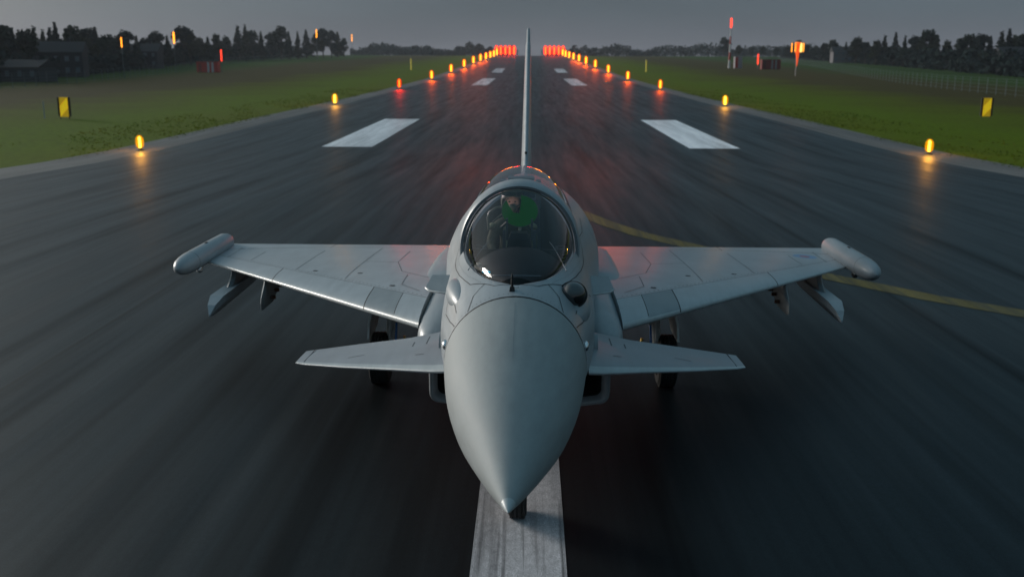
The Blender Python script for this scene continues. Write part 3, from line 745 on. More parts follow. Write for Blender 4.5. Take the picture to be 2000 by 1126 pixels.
for i in range(25):
    a = PI*i/24; z = .125*math.cos(a); rad_ = .084*max(.02, math.sin(a))**.8; ring = []
    for k in range(32):
        b = 2*PI*k/32; x = rad_*math.sin(b); y = -rad_*1.12*math.cos(b)
        f = max(0, math.cos(b))
        if f > .9:      # brow, eye sockets, nose, mouth
            y -= .022*math.exp(-(x/.012)**2)*math.exp(-((z+.012)/.022)**2)
            y -= .006*math.exp(-((z-.035)/.012)**2); y += .009*math.exp(-((abs(x)-.03)/.013)**2)*math.exp(-((z-.015)/.011)**2)
            y -= .006*math.exp(-(x/.02)**2)*math.exp(-((z+.055)/.008)**2)
        if z < -.05: x *= .86; 
        ring.append(HC2 + Vector((x, y, z)))
    rr.append(ring)
mb.rings(rr); face = mb.build('face', mat('skin', (.95,.58,.46), .45, var=.08, scale=30), pil)
eye_m = mat('eye_dark', (.05,.035,.03), .2)
for sx in (-1,1):
    mb = MB(); mb.ellipsoid(HC2+Vector((sx*.03,-.082,.014)), (.012,.010,.008), 12, 8); mb.build('eye', eye_m, face)
# helmet shell with open face
mb = MB(); rr = []
for i in range(21):
    a = lerp(0.02, PI*.80, i/20); ring = []
    for k in range(33):
        op = .0 if a < PI*.36 else min(1,(a-PI*.36)/(PI*.08))*R(58)
        b = lerp(op, 2*PI-op, k/32)
        r = .128*max(.03, math.sin(a))**.75
        ring.append(HC2 + Vector((r*math.sin(b), .012-r*1.12*math.cos(b), .012+.150*math.cos(a))))
    rr.append(ring)
mb.rings(rr, closed=False); hm = mb.build('helmet', mat('helmet_cream', (.22,.21,.15), .3, var=.15), pil)
so = hm.modifiers.new('sol', 'SOLIDIFY'); so.thickness = .01
mb = MB(); mb.rings([[HC2 + Vector((.136*math.sin(b), .01-.15*math.cos(b), z)) for b in [lerp(-1.1,1.1,k/16) for k in range(17)]] for z in (.082,.10,.125)], closed=False)
mb.build('visor', blackglass, hm)
mb = MB(); mb.ellipsoid(HC2+Vector((0,-.105,-.055)), (.042,.045,.05)); mb.tube([HC2+Vector((0,-.13,-.09)),HC2+Vector((-.03,-.14,-.18)),HC2+Vector((-.12,-.06,-.27))], .016, 10)
for sx in (-1,1): mb.tube([HC2+Vector((sx*.03,-.12,-.045)),HC2+Vector((sx*.105,-.05,-.01))], .006, 6)
mb.build('oxygen_mask', mat('mask_green', (.10,.13,.09), .5), pil)
mb = MB()
for sx in (-1,1): mb.tube([(sx*.09,.03,.47),(sx*.08,-.11,.36),(sx*.05,-.125,.16)], .018, 6, sx=1)
mb.build('harness', mat('harness_pale', (.42,.46,.33), .7), pil)
khaki = mat('patch_khaki', (.33,.38,.22), .8)
for sx in (-1,1):
    mb = MB(); mb.ellipsoid((sx*.225,-.02,.40), (.05,.07,.035), 14, 8, rot=Matrix.Rotation(sx*.4,3,'Y')); mb.build('shoulder_patch', khaki, pil)
pil.location = (-.045, 5.02, 2.485)

# ------------------------------------------------------------------ runway lights
def lamp_mats(kind):
    cols = {'yellow': ((1,.75,.08), (1,.36,.0)), 'orange': ((1,.42,.03), (1,.09,.0)), 'red': ((1,.12,.015), (1,.0,.004)), 'redorange': ((1,.16,.015),(1,.01,.0))}[kind]
    e1 = emis(kind+'_bulb', cols[0], 9)
    m = bpy.data.materials.new(kind+'_halo'); m.use_nodes = True; nt = m.node_tree; nt.nodes.clear(); L = nt.links.new  # halo glow put into a half-clear emissive material
    e = N(nt, 'ShaderNodeEmission'); e.inputs[0].default_value = (*cols[1], 1); e.inputs[1].default_value = 1.3 if kind != 'red' else 2.6
    t = N(nt, 'ShaderNodeBsdfTransparent'); t.inputs[0].default_value = (1,.9,.7,1)
    mx = N(nt, 'ShaderNodeMixShader'); mx.inputs[0].default_value = .5; L(t.outputs[0], mx.inputs[1]); L(e.outputs[0], mx.inputs[2])
    o = N(nt, 'ShaderNodeOutputMaterial'); L(mx.outputs[0], o.inputs[0]); return e1, m, cols
LM = {k: lamp_mats(k) for k in ('yellow','orange','red','redorange')}
lamp_black = mat('lamp_base_black', (.03,.03,.03), .6)
def light_obj(name, col, e, rad, parent, z, beam=0):
    l = bpy.data.lights.new(name, 'SPOT' if beam else 'POINT'); l.color = col; l.energy = e; l.shadow_soft_size = rad
    o = bpy.data.objects.new(name, l); COL.objects.link(o); o.parent = parent; o.location = (0,0,z)
    if beam: l.spot_size = R(40); l.spot_blend = .6; o.rotation_euler = Vector((beam, 1, 0)).to_track_quat('Z','Y').to_euler()
    return o
def edge_light(x, y, h, kind, label, group, energy, wk=1.0):
    t = empty('runway_light', (x, y, g(y)), label, 'runway light', group=group)
    r = h*.115*wk; z0 = .12*h + .05
    mb = MB(); mb.lathe([(r*1.8,0),(r*1.7,.03*h),(r*.9,.05*h),(r*.6,z0),(.001,z0)], n=12); mb.build('base', lamp_black, t)
    e1, e2, cols = LM[kind]
    mb = MB(); mb.lathe([(.001,z0),(r*.5,z0+.03*h),(r*.5,z0+.72*h),(r*.3,z0+.78*h),(.001,z0+.8*h)], n=10); mb.build('bulb', e1, t)
    mb = MB(); mb.lathe([(r*.9,z0),(r*1.5,z0+.12*h),(r*1.65,z0+.4*h),(r*1.5,z0+.68*h),(r*.8,z0+.86*h),(.001,z0+.9*h)], n=14); mb.build('lens', e2, t)  # glowing shell round the bulb, shaped to imitate its halo
    if energy: light_obj('lamp_glow', cols[1] if kind != 'yellow' else (1,.42,.05), energy, max(.12,r), t, z0+.95*h+.1, 0 if energy <= 200 else (x/max(y,1)+1e-4))
    return t
ords = ['nearest','second','third','fourth','fifth','sixth','seventh','eighth','ninth','tenth','eleventh','twelfth']
for k in range(12):
    y = 60*(k+1)-5.6
    h = (.85 if k == 0 else 1.25 if k == 1 else .70*(k+1)**.8)  # heights stretched with distance to imitate blurred light streaks
    for s in (-1,1):
        kind = 'yellow' if k < 2 else ('orange' if k % 2 else 'orange')
        if k == 2 and s < 0: kind = 'redorange'
        if k == 6: kind = 'orange'
        cw = {'yellow':'yellow','orange':'orange','redorange':'red-orange','red':'red'}[kind]
        sd = 'left' if s < 0 else 'right'
        edge_light((.3+s*23.8) if k == 0 else .12+s*23.3, y, h, kind, f'lit {cw} edge light, {ords[k]} from the camera along the {sd} runway edge', 'edge lights along the runway', (130 if k == 0 else 200) if k < 2 else (820*(k-1)**1.3 if k < 9 else 0), 1.5 if k < 2 else 1.3)
for s in (-1,1):
    sd = 'left' if s < 0 else 'right'
    for k, xo in enumerate((12.1,15.4,18.8,22.3,25.6)):
        edge_light(.1+s*xo, 776, 7.6, 'red', f'red light in the {sd} end bar of the runway, {["first","second","third","fourth","outermost"][k]} out from the centre', 'red lights across the runway end', 5000, 1.15)  # oversized so the red glow of neighbouring lamps runs together
    t = MB(); t.box((0,0,2.5), (1.4,.2,4.2), m=0); t.box((-.5,0,.2), (.12,.12,.5), m=1); t.box((.5,0,.2), (.12,.12,.5), m=1)
    o = t.build('marker_board', [mat('pale_board', (.6,.62,.66), .6), lamp_black], smooth=False); o.location = (.1+s*9.6, 774, g(774))
    tag(o, f'white upright board at the inner end of the {sd} red light bar', 'marker board')

# ------------------------------------------------------------------ signs and posts
yel_a = mat('sign_yellow', (.85,.58,.01), .45, emit=(1,.66,.01), estr=.42); yel_b = mat('sign_yellow_dark', (.55,.36,.01), .5, emit=(1,.62,.01), estr=.22); blk = mat('sign_black', (.01,.01,.012), .6)  # two yellows for the panel's diagonal two-tone pattern
def marker_sign(x, y, label):
    t = empty('marker_sign', (x, y, g(y)), label, 'sign')
    mb = MB(); mb.box((0,.06,1.05), (1.15,.1,1.7)); mb.build('board', blk, t, smooth=False)
    mb = MB(); x0, x1, z0, z1 = -.37,.37,.15,1.9; yy = -.004
    mb.box((0,0,1.025), (.74,.06,1.75), m=0)
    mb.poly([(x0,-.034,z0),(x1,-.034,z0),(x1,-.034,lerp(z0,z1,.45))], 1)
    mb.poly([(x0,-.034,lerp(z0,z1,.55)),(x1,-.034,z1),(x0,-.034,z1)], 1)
    mb.box((0,-.036,lerp(z0,z1,.5)), (.74,.01,.03), m=0)
    mb.build('panel', [yel_a, yel_b], t, smooth=False)
    for s in (-1,1):
        mb = MB(); mb.box((s*.4,.06,.1), (.06,.06,.25)); mb.build('leg', blk, t, smooth=False)
marker_sign(-42.0, 84.5, 'yellow panel with dark sides standing in the grass left of the runway')
marker_sign(44.3, 92, 'yellow panel with dark sides standing in the grass right of the runway')
def post(x, y, h, r, m, label, name='marker_post', cat='marker post'):
    mb = MB(); mb.lathe([(r,0),(r,h*.95),(r*.6,h),(.001,h)], n=8); mb.lathe([(r*1.8,0),(r*1.8,.06),(.001,.06)], n=8)
    o = mb.build(name, m); o.location = (x, y, g(y)); return tag(o, label, cat)
post(-44.1, 85, 1.55, .05, mat('post_white', (.4,.42,.42), .6), 'thin white post in the grass beside the left yellow panel')
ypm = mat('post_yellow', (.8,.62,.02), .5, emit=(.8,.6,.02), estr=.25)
post(-38.8, 326, 3.6, .16, ypm, 'thin yellow post in the grass far down the left of the runway')
post(36.8, 314, 3.6, .14, ypm, 'thin yellow post in the grass far down the right of the runway')
# fences
fence_m = mat('galvanised_wire', (.11,.14,.15), .5, metal=.3)
def fence(name_label, pts, h, sp):
    t = empty('fence', (pts[0][0], pts[0][1], g(pts[0][1])), name_label, 'fence')
    org = Vector(t.location); P = []
    for (x0,y0),(x1,y1) in zip(pts, pts[1:]):
        n = max(1, int(math.hypot(x1-x0,y1-y0)/sp))
        for k in range(n): P.append((lerp(x0,x1,k/n), lerp(y0,y1,k/n)))
    P.append(pts[-1]); P = P[:98]
    pm = MB(); pm.lathe([(.045,0),(.045,h),(.001,h+.02)], n=6); first = None
    for x, y in P:
        if first is None: first = pm.build('post', fence_m, t); o = first
        else: o = first.copy(); COL.objects.link(o); o.parent = t
        o.location = Vector((x, y, g(y)-.03)) - org
    mb = MB()
    for z in (.3,.9,1.5,2.1,h-.1):
        mb.tube([Vector((x,y,g(y)+z))-org for x,y in P[::3]+[P[-1]]], .012, 4)
    mb.build('wire', fence_m, t)
fence('long wire fence with thin posts in front of the left tree line', [(-88,130),(-89.8,164),(-93.5,214),(-99.3,260),(-120,400),(-132,596)], 2.6, 4.6)
fence('long wire fence with thin posts along the right grass field', [(72,128),(77.1,181.5),(83.1,224.5),(96.4,305),(112,400),(128,520)], 2.6, 3.9)

# ------------------------------------------------------------------ masts, shelters, windsock, street lamps
red_p = mat('mast_red', (.45,.03,.02), .5); wht_p = mat('mast_white', (.6,.6,.6), .5)
red_lamp = emis('red_obstruction_lamp', (1,.05,.02), 3); org_lamp = emis('orange_street_lamp', (1,.33,.02), 3.5)
t = empty('antenna_mast', (71.9,360,g(360)), 'tall thin red and white banded mast with a red light on top', 'mast')
for k in range(5):
    mb = MB(); mb.lathe([(.42-.05*k,k*2.8),(.38-.05*k,(k+1)*2.8)], n=10); mb.build('mast_section', wht_p if k % 2 == 0 else red_p, t)
mb = MB(); mb.lathe([(.001,14),(.30,14.05),(.33,17.2),(.001,17.6)], n=10); mb.build('warning_lamp', red_lamp, t)
t = empty('equipment_hut', (75.2,361,g(361)), 'small red and white hut at the foot of the tall mast', 'hut')
mb = MB(); mb.box((0,0,2.0), (2.6,2.4,4.0), m=0); mb.build('wall', mat('hut_pale', (.3,.28,.3), .7), t, smooth=False); mb = MB(); mb.box((-.7,-1.21,2), (1.0,.04,3.8)); mb.build('door', red_p, t, smooth=False)
def shelter(x, y, w, h, n, label, dim=1.0):
    t = empty('striped_shelter', (x, y, g(y)), label, 'shelter')
    rp = mat('shelter_red', (.55*dim,.05*dim,.03*dim), .6); wp = mat('shelter_white', (.6*dim,.6*dim,.62*dim), .6)
    mb = MB(); mb.box((0,0,h/2), (w,2.4,h), m=0); mb.build('wall', rp, t, smooth=False)
    for k in range(n):
        mb = MB(); mb.box((w*(.05+.2*k), -1.215, h/2), (w*.09,.03,h*.98)); mb.build('white_stripe', wp, t, smooth=False)
    mb = MB(); mb.box((0,0,h+.06), (w+.2,2.6,.12)); mb.build('roof', rp, t, smooth=False)
    mb = MB(); mb.box((-w*.34,-1.22,h*.45), (.8,.04,h*.85)); mb.build('door', mat('shelter_door', (.3*dim,.05*dim,.03*dim), .6), t, smooth=False)
shelter(-94.8, 292, 6.3, 2.9, 2, 'red hut with white vertical stripes in the grass by the left fence')
shelter(83.6, 347, 6.5, 3.2, 2, 'dull red and white striped hut between mast and windsock', .35)
def lamp_pole(x, y, h, lh, r, m, label, name, cat, prad=.06, arm=False, group=None):
    t = empty(name, (x, y, g(y)), label, cat, group=group)
    mb = MB(); mb.lathe([(prad*1.3,0),(prad,h)], n=8)
    mb.build('pole', fence_m, t)
    mb = MB(); mb.lathe([(.001,h),(r,h+.05),(r*1.1,h+lh*.5),(r,h+lh),(.001,h+lh+.05)], n=8); mb.build('lamp', m, t)
lamp_pole(-90.8,292,3.2,3.3,.14,red_lamp,'thin pole with a red light at the right end of the red striped hut','warning_light','warning light')
lamp_pole(79.2,347,1.6,3.6,.15,red_lamp,'thin pole with a red light left of the dull striped hut','warning_light','warning light')
lamp_pole(-97.5,236,7.2,2.3,.12,org_lamp,'tall street lamp glowing orange, leftmost, before the dark trees at far left','street_lamp','street lamp')
lamp_pole(-101,282,8.2,3.2,.19,org_lamp,'bright orange street lamp left of the red striped hut','street_lamp','street lamp')
lamp_pole(-106.5,502,11,4,.2,org_lamp,'orange street lamp at the right end of the left tree line','street_lamp','street lamp')
lamp_pole(-106,600,9.5,4.2,.16,org_lamp,'small far orange street lamp just right of the left tree line','street_lamp','street lamp')
lamp_pole(126.5,246,10.5,3,.2,org_lamp,'orange street lamp at the right edge above the dark trees','street_lamp','street lamp')
# windsock
t = empty('windsock', (74.2,277.5,g(277.5)), 'lit orange-red windsock hanging from a pole with bright lamps', 'windsock')
mb = MB(); mb.lathe([(.10,0),(.07,9.2)], n=8); mb.build('pole', mat('sock_pole', (.6,.5,.5), .5), t)
mb = MB(); mb.lathe([(.08,2.6),(.2,4.2),(.42,6),(.62,8.0),(.72,9.0)], (.25,0,0), n=16)
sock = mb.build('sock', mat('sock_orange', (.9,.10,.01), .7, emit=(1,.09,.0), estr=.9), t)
mb = MB(); mb.tube([(-1.6,0,9.1),(2.1,0,9.1)], .05, 6); mb.build('lamp_frame', fence_m, t)
for x, r in ((-1.5,.09),(-.5,.09),(1.05,.34),(1.75,.10)):
    mb = MB(); mb.lathe([(.001,6.4),(r,6.6),(r,8.8),(.001,9.0)], (x,-.2,0), n=8); mb.build('lamp', org_lamp if r < .2 else emis('sock_flood', (1,.6,.15), 2.2), t)
light_obj('sock_glow', (1,.3,.05), 700, .5, t, 9.6)
# houses behind the left fence
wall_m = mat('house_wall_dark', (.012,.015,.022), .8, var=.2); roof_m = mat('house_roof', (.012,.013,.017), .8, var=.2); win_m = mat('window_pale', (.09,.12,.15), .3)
def house(x, y, w, d, h, rh, rz, label, wm=None, nwin=4):
    t = empty('house', (x, y, g(y)), label, 'house', rz=rz)
    mb = MB(); mb.box((0,0,h/2), (w,d,h)); 
    mb.build('wall', wm or wall_m, t, smooth=False)
    mb = MB(); o_ = .4; a = [(-w/2-o_,-d/2-o_,h),(w/2+o_,-d/2-o_,h),(w/2+o_,d/2+o_,h),(-w/2-o_,d/2+o_,h)]; b1, b2 = (-w/2-o_,0,h+rh), (w/2+o_,0,h+rh)
    mb.poly([a[0],a[1],b2,b1]); mb.poly([a[2],a[3],b1,b2]); mb.poly([a[0],b1,a[3]]); mb.poly([a[1],a[2],b2]); mb.poly(a[::-1]); rf = mb.build('roof', roof_m, t, smooth=False)
    mb = MB(); mb.box((w*.2,.3,h+rh), (.7,.7,1.6)); mb.build('chimney', wall_m, rf, smooth=False)
    for k in range(nwin):
        for fl in range(2 if h > 4 else 1):
            xx = -w/2 + w*(k+.5)/nwin
            mb = MB(); mb.box((xx,-d/2-.02,1.7+fl*2.7), (1.0,.06,1.3)); f = mb.build('window', win_m, t, smooth=False)
            mb = MB(); mb.box((xx,-d/2-.06,1.05+fl*2.7), (1.2,.12,.08)); mb.build('sill', wall_m, f, smooth=False)
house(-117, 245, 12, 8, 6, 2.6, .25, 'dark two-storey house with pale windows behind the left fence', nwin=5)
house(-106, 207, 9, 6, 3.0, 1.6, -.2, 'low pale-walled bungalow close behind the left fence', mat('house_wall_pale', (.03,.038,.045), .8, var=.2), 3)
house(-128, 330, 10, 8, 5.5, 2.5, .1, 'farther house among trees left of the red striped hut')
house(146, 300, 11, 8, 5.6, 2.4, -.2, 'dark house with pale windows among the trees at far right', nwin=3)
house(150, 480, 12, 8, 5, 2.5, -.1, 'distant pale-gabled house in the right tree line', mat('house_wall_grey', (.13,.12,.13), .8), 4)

# ------------------------------------------------------------------ trees
bark = mat('tree_bark', (.035,.028,.02), .9, var=.3)
def leaf_mat(name, col):
    m = mat(name, col, .9, var=.45, scale=.6, spec=.1); return m
leafs = [leaf_mat('foliage_dark_green', (.016,.030,.018)), leaf_mat('foliage_blue_green', (.013,.026,.024)), leaf_mat('foliage_olive', (.024,.032,.014))]
def leaf_quad(mb, p, s):
    a = Vector((random.gauss(0,1), random.gauss(0,1), random.gauss(0,.7))).normalized(); b = a.cross(Vector((random.gauss(0,1), random.gauss(0,1), random.gauss(0,1)))).normalized()
    q = [p+a*s*.5, p+b*s*.4, p-a*s*.5, p-b*s*.4]; mb.poly(q)
def tree_proto(kind, seed, lm):
    random.seed(seed)
    t = empty('pine_tree' if kind == 'spire' else 'leafy_tree', (0,0,0), 'x', 'tree')
    tb = MB(); tb.tube([(0,0,-.2),(.1,0,3),(.0,.1,6),(0,0,9.2)], [.22,.17,.1,.04], 8)
    cb = MB()
    if kind == 'spire':
        for k in range(40):
            z = 1.2 + 8.6*(k/40)**.9; r = (1-z/10.3)*1.9*(.7+.5*random.random())
            for q in range(5):
                a = random.random()*2*PI; tb_end = Vector((r*math.cos(a), r*math.sin(a), z-.25*r))
                for w in range(5):
                    f = .25+.75*random.random(); leaf_quad(cb, Vector((tb_end.x*f, tb_end.y*f, z-.3*r*f+random.gauss(0,.12))), .85*(1.1-z/14))
        for w in range(14): leaf_quad(cb, Vector((random.gauss(0,.1), random.gauss(0,.1), 9.3+.9*random.random())), .4)
    else:
        cl = []
        for k in range(16):
            a = random.random()*2*PI; rr_ = 2.3*math.sqrt(random.random()); z = 3+6*random.random()
            rr_ *= (1-abs(z-5.6)/5.2)
            c = Vector((rr_*math.cos(a), rr_*math.sin(a), z)); cl.append(c); tb.tube([(0,0,max(1.5,z-2.4)), c*.6+Vector((0,0,z*.3)), c], [.09,.05,.02], 5)
        cl.append(Vector((0,0,9)))
        for c in cl:
            sz_ = random.uniform(.8,1.35)
            for w in range(75):
                d = Vector((random.gauss(0,1),random.gauss(0,1),random.gauss(0,.8))).normalized()*sz_*random.random()**.4
                leaf_quad(cb, c+d, .72)
    tb.build('trunk', bark, t); cb.build('crown', lm, t, smooth=False, recalc=False)
    return t
protos = [('spire',11,leafs[1]),('spire',12,leafs[0]),('round',13,leafs[0]),('round',14,leafs[2]),('round',15,leafs[1]),('spire',16,leafs[2])]
P = [tree_proto(*p) for p in protos]; used = [False]*len(P)
def put_tree(k, x, y, h, wf, label, group):
    t = P[k] if not used[k] else copy_tree(P[k]); used[k] = True
    t.location = (x, y, g(y)-.1); sc_ = h/10.1; t.scale = (sc_*wf, sc_*wf, sc_); t.rotation_euler = (0,0,random.random()*6)
    t['label'] = label; t['category'] = 'tree'; t['group'] = group
random.seed(3)
def row(tops, ydist, label, grp, kinds):
    for px, top in tops:
        y = ydist(px)*random.uniform(.97,1.05); x = (px-1033)/1929*(y+5.6)
        h = (125-top)/1929*(y+5.6) + 4.6 - g(y); k = random.choice(kinds)
        wf = random.uniform(1.3,1.8) if k in (0,1,5) else random.uniform(1.0,1.35)
        put_tree(k, round(x,1), round(y,1), max(3.5,h), wf, label, grp)
dl = lambda px: interp(px, [-60,0,300,480,700,960], [215,225,330,480,640,900])
dr = lambda px: interp(px, [1080,1400,1600,1750,2000,2060], [900,720,520,400,310,300])
row([(-25,54),(2,52),(15,62),(28,55),(45,60),(58,66),(72,62),(88,58),(104,64),(118,60),(129,50),(150,64),(162,56),(176,68),(205,58),(228,72)], dl, 'tall dark tree in the dense tree line at far left', 'dark trees at far left', [0,0,1,5,2])
row([(-15,80),(35,82),(60,84),(100,84),(140,82),(185,76),(215,78)], dl, 'shorter dark tree filling in below the far left tree tops', 'lower trees at far left', [2,3,4])
row([(192,60),(248,72),(262,64),(283,74),(300,78),(322,66),(342,74),(372,56),(385,62),(402,76),(420,76),(436,70),(455,74)], dl, 'dark tree behind the orange street lamps on the left', 'trees behind the left street lamps', [1,2,3,4])
row([(478,56),(492,54),(505,64),(522,66),(540,68),(560,56),(575,66),(592,66),(608,62),(628,68),(640,60),(655,64),(668,66),(680,78)], dl, 'dark tree in the far part of the left tree line', 'far trees of the left tree line', [1,2,3,4,5])
row([(1400,74),(1407,78)], dr, 'rounded dark tree standing left of the red and white mast', 'trees left of the mast', [2])
row([(1428,88),(1452,92),(1475,90),(1500,92),(1520,88),(1542,79),(1556,86),(1575,90),(1590,84),(1606,78)], dr, 'small distant tree between the mast and the windsock', 'distant trees near the windsock', [2,3,4,1])
row([(1630,82),(1650,72),(1668,82),(1688,78),(1702,70),(1722,64),(1740,70),(1758,70),(1772,74),(1785,58),(1800,70),(1820,78),(1845,74),(1862,66)], dr, 'dark tree in the dense tree line behind the right fence', 'trees behind the right fence', [0,1,2,3,4])
row([(1882,66),(1900,70),(1920,62),(1934,57),(1950,68),(1968,62),(1985,64),(2000,52),(2022,60),(2045,55)], dr, 'tall dark tree at the far right end of the tree line', 'trees at far right', [0,1,2,4])
row([(1660,98),(1700,96),(1740,96),(1780,98),(1815,98),(1850,98),(1885,96),(1915,96),(1950,98),(1985,96)], dr, 'low dark tree filling in below the right tree tops', 'lower trees on the right', [2,3,4])
# far wood at the end of the runway
cb = MB(); random.seed(5)
for k in range(15000):
    s = random.choice((-1,1)); px = random.uniform(690, 1000) if s < 0 else random.uniform(1062, 1640)
    y = random.uniform(930, 1010); x = (px-1033)/1929*y
    hgt = 7 + 4*math.sin(x*.11+2*s) *math.sin(x*.037+1) + 2.0*math.sin(x*.63)
    if px > 1250: hgt += 1.5
    z = g(y) + random.random()**.7*max(3,hgt)*random.uniform(.8,1.05); leaf_quad(cb, Vector((x,y,z)), 2.4)
o = cb.build('distant_wood', leafs[1], smooth=False, recalc=False); tag(o, 'distant dark wood along the horizon at the runway end', 'wood', kind='stuff')
# hedge masses (uncountable bushes) at the foot of the tree lines
for side, x0f, label in ((-1, lambda y: -interp(y,[150,300,480,700],[104,122,146,150]), 'dark undergrowth at the foot of the left tree line'), (1, lambda y: interp(y,[250,400,560,700],[132,145,158,165]), 'dark undergrowth at the foot of the right tree line')):
    cb = MB()
    for k in range(15000):
        y = random.uniform(170 if side < 0 else 235, 660); x = x0f(y) + side*random.uniform(0, 12)
        z = g(y) + random.random()*(5.6+1.3*math.sin(y*.13)+.8*math.sin(y*.41)); leaf_quad(cb, Vector((x,y,z)), 1.5)
    o = cb.build('undergrowth', leafs[1], smooth=False, recalc=False); tag(o, label, 'undergrowth', kind='stuff')
# grass tufts along the verges
blade_m = bpy.data.materials.new('grass_blades'); blade_m.use_nodes = True; nt = blade_m.node_tree; nt.nodes.clear()
_d = N(nt, 'ShaderNodeBsdfDiffuse'); _t = N(nt, 'ShaderNodeBsdfTranslucent'); _m = N(nt, 'ShaderNodeMixShader'); _o = N(nt, 'ShaderNodeOutputMaterial')
_c = N(nt, 'ShaderNodeTexCoord'); _n = N(nt, 'ShaderNodeTexNoise'); _n.inputs['Scale'].default_value = .12; nt.links.new(_c.outputs['Object'], _n.inputs[0])
_r = N(nt, 'ShaderNodeValToRGB'); _r.color_ramp.elements[0].position = .35; _r.color_ramp.elements[0].color = (.055,.10,.006,1); _r.color_ramp.elements[1].position = .65; _r.color_ramp.elements[1].color = (.10,.095,.010,1)
nt.links.new(_n.outputs['Fac'], _r.inputs[0])
for _q in (_d, _t): nt.links.new(_r.outputs[0], _q.inputs[0])
nt.links.new(_d.outputs[0], _m.inputs[1]); nt.links.new(_t.outputs[0], _m.inputs[2]); nt.links.new(_m.outputs[0], _o.inputs[0])
gm = MB()
random.seed(9)
for k in range(14000):
    s = random.choice((-1,1)); y = 22 + 150*random.random()**1.3; x = s*(24.9 + 9*random.random()**1.8) + .1
    h = random.uniform(.04,.09)*(1+ (abs(x)-25)*.02); a = random.random()*PI; w = random.uniform(.05,.13); dx, dy = math.cos(a)*w, math.sin(a)*w; z = g(y)-.03
    l = random.uniform(-.08,.08)
    if math.sin(x*.9+y*.35)+math.sin(y*.13+s*2)+random.random() < .1: continue
    gm.poly([(x-dx,y-dy,z),(x+dx,y+dy,z),(x+l,y,z+h)])
o = gm.build('grass', blade_m, smooth=False, recalc=False)
tag(o, 'rough green grass along both runway verges', 'grass', kind='stuff')

# ------------------------------------------------------------------ sky and light
SUN_DIR = Vector((-.80, .56, .20)).normalized()
w = bpy.data.worlds.new('World'); sc.world = w; w.use_nodes = True
nt = w.node_tree; nt.nodes.clear(); L = nt.links.new
tc = N(nt, 'ShaderNodeTexCoord')
sky = N(nt, 'ShaderNodeTexSky', sky_type='NISHITA'); sky.sun_disc = False; sky.sun_elevation = math.asin(SUN_DIR.z); sky.sun_rotation = math.atan2(SUN_DIR.x, SUN_DIR.y); sky.air_density = 1.5; sky.dust_density = 3
b1 = N(nt, 'ShaderNodeBackground'); b1.inputs[1].default_value = .005; 
hs = N(nt, 'ShaderNodeHueSaturation'); hs.inputs['Saturation'].default_value = .55; L(sky.outputs[0], hs.inputs['Color']); L(hs.outputs[0], b1.inputs[0])
sx = N(nt, 'ShaderNodeSeparateXYZ'); L(tc.outputs['Generated'], sx.inputs[0])
cr = N(nt, 'ShaderNodeValToRGB'); L(sx.outputs[2], cr.inputs[0]); e = cr.color_ramp.elements
e[0].position = 0; e[0].color = (.125,.128,.152,1); e[1].position = 1; e[1].color = (.10,.21,.28,1)
for p, c in ((.05,(.088,.115,.138,1)),(.16,(.06,.10,.13,1)),(.35,(.08,.155,.20,1))): q = e.new(p); q.color = c
mp = N(nt, 'ShaderNodeMapping'); mp.inputs['Scale'].default_value = (1.5,1.5,7); L(tc.outputs['Generated'], mp.inputs['Vector'])
cn = N(nt, 'ShaderNodeTexNoise'); cn.inputs['Scale'].default_value = 1.6; cn.inputs['Detail'].default_value = 6; L(mp.outputs[0], cn.inputs['Vector'])
mr = N(nt, 'ShaderNodeMapRange'); mr.inputs[1].default_value = .3; mr.inputs[2].default_value = .7; mr.inputs[3].default_value = .85; mr.inputs[4].default_value = 1.15; L(cn.outputs['Fac'], mr.inputs[0])
mx = N(nt, 'ShaderNodeMix', data_type='RGBA', blend_type='MULTIPLY'); mx.inputs[0].default_value = 1; L(cr.outputs[0], mx.inputs[6]); L(mr.outputs[0], mx.inputs[7])
# western afterglow: broad bright patch of cloud round the sun's bearing
dt = N(nt, 'ShaderNodeVectorMath', operation='DOT_PRODUCT'); L(tc.outputs['Generated'], dt.inputs[0]); dt.inputs[1].default_value = Vector((-.88,.30,.36)).normalized()
pw = N(nt, 'ShaderNodeMath', operation='POWER'); mxm = N(nt, 'ShaderNodeMath', operation='MAXIMUM'); L(dt.outputs['Value'], mxm.inputs[0]); mxm.inputs[1].default_value = 0; L(mxm.outputs[0], pw.inputs[0]); pw.inputs[1].default_value = 7
gl = N(nt, 'ShaderNodeMix', data_type='RGBA', blend_type='ADD'); L(pw.outputs[0], gl.inputs[0]); L(mx.outputs[2], gl.inputs[6]); gl.inputs[7].default_value = (.95,.93,.88,1)
b2 = N(nt, 'ShaderNodeBackground'); b2.inputs[1].default_value = 1; L(gl.outputs[2], b2.inputs[0])
ad = N(nt, 'ShaderNodeAddShader'); L(b1.outputs[0], ad.inputs[0]); L(b2.outputs[0], ad.inputs[1])
wo = N(nt, 'ShaderNodeOutputWorld'); L(ad.outputs[0], wo.inputs[0])
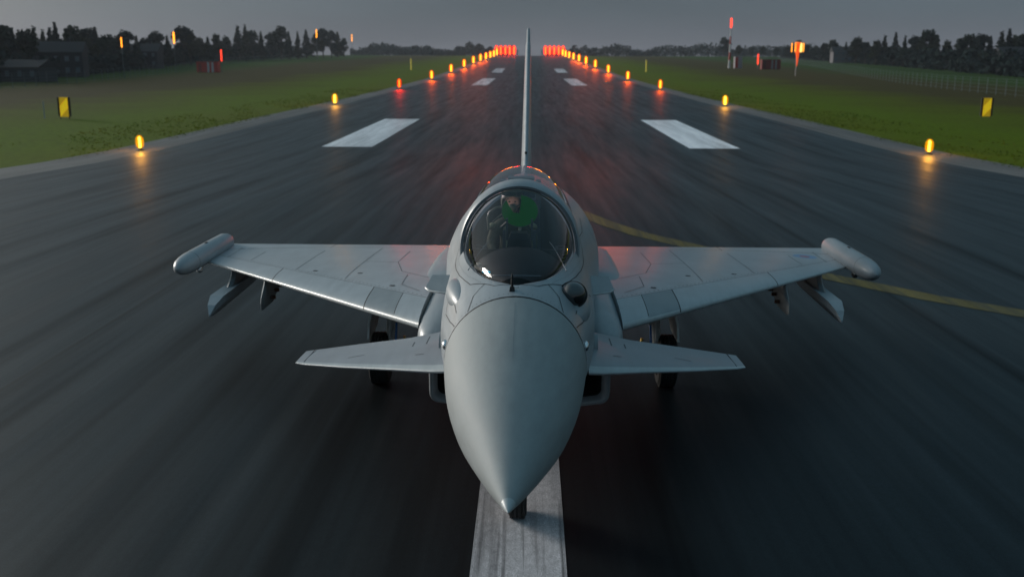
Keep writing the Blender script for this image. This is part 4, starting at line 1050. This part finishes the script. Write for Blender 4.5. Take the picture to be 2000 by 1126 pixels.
sl = bpy.data.lights.new('sun', 'SUN'); sl.energy = 2.3; sl.angle = R(20); sl.color = (1,.95,.87)
so = bpy.data.objects.new('sun', sl); COL.objects.link(so); so.rotation_euler = SUN_DIR.to_track_quat('Z', 'Y').to_euler()

hz = MB(); hz.box((0, 1000, 16.5), (1700, 2200, 43)); hz = hz.build('haze', (hm_ := bpy.data.materials.new('haze_air')), smooth=False)
hm_.use_nodes = True; nt = hm_.node_tree; nt.nodes.clear(); _v = N(nt, 'ShaderNodeVolumePrincipled'); _o = N(nt, 'ShaderNodeOutputMaterial')
_v.inputs['Color'].default_value = (.8,.86,.95,1); _v.inputs['Density'].default_value = HAZE; _v.inputs['Anisotropy'].default_value = .15; nt.links.new(_v.outputs[0], _o.inputs['Volume'])
tag(hz, 'thin dusk haze over the airfield', 'haze', kind='stuff')
# ------------------------------------------------------------------ camera
cam = bpy.data.cameras.new('camera'); co = bpy.data.objects.new('camera', cam); COL.objects.link(co); sc.camera = co
cam.sensor_width = 36; cam.lens = 36*1929/2000; cam.clip_end = 6000; cam.clip_start = .1
F = 1929.0; th = math.atan((563-125)/F); ps = math.atan(33*math.cos(th)/F); ro = R(.2)
f = Vector((-math.sin(ps)*math.cos(th), math.cos(ps)*math.cos(th), -math.sin(th))); r0 = Vector((math.cos(ps), math.sin(ps), 0)); u0 = r0.cross(f)
rv = r0*math.cos(ro) + u0*math.sin(ro); uv = -r0*math.sin(ro) + u0*math.cos(ro)
M = Matrix((rv, uv, -f)).transposed().to_4x4(); M.translation = Vector((.13,-5.6,4.6)); co.matrix_world = M
cam.dof.use_dof = True; cam.dof.focus_distance = 9.0; cam.dof.aperture_fstop = 1.8

sc.view_settings.view_transform = 'Standard'; sc.view_settings.look = 'None'; sc.view_settings.exposure = 0; sc.view_settings.gamma = 1
sc.cycles.use_denoising = True; sc.cycles.max_bounces = 8; sc.cycles.transparent_max_bounces = 16
sc.cycles.sample_clamp_indirect = 4; sc.cycles.caustics_reflective = False
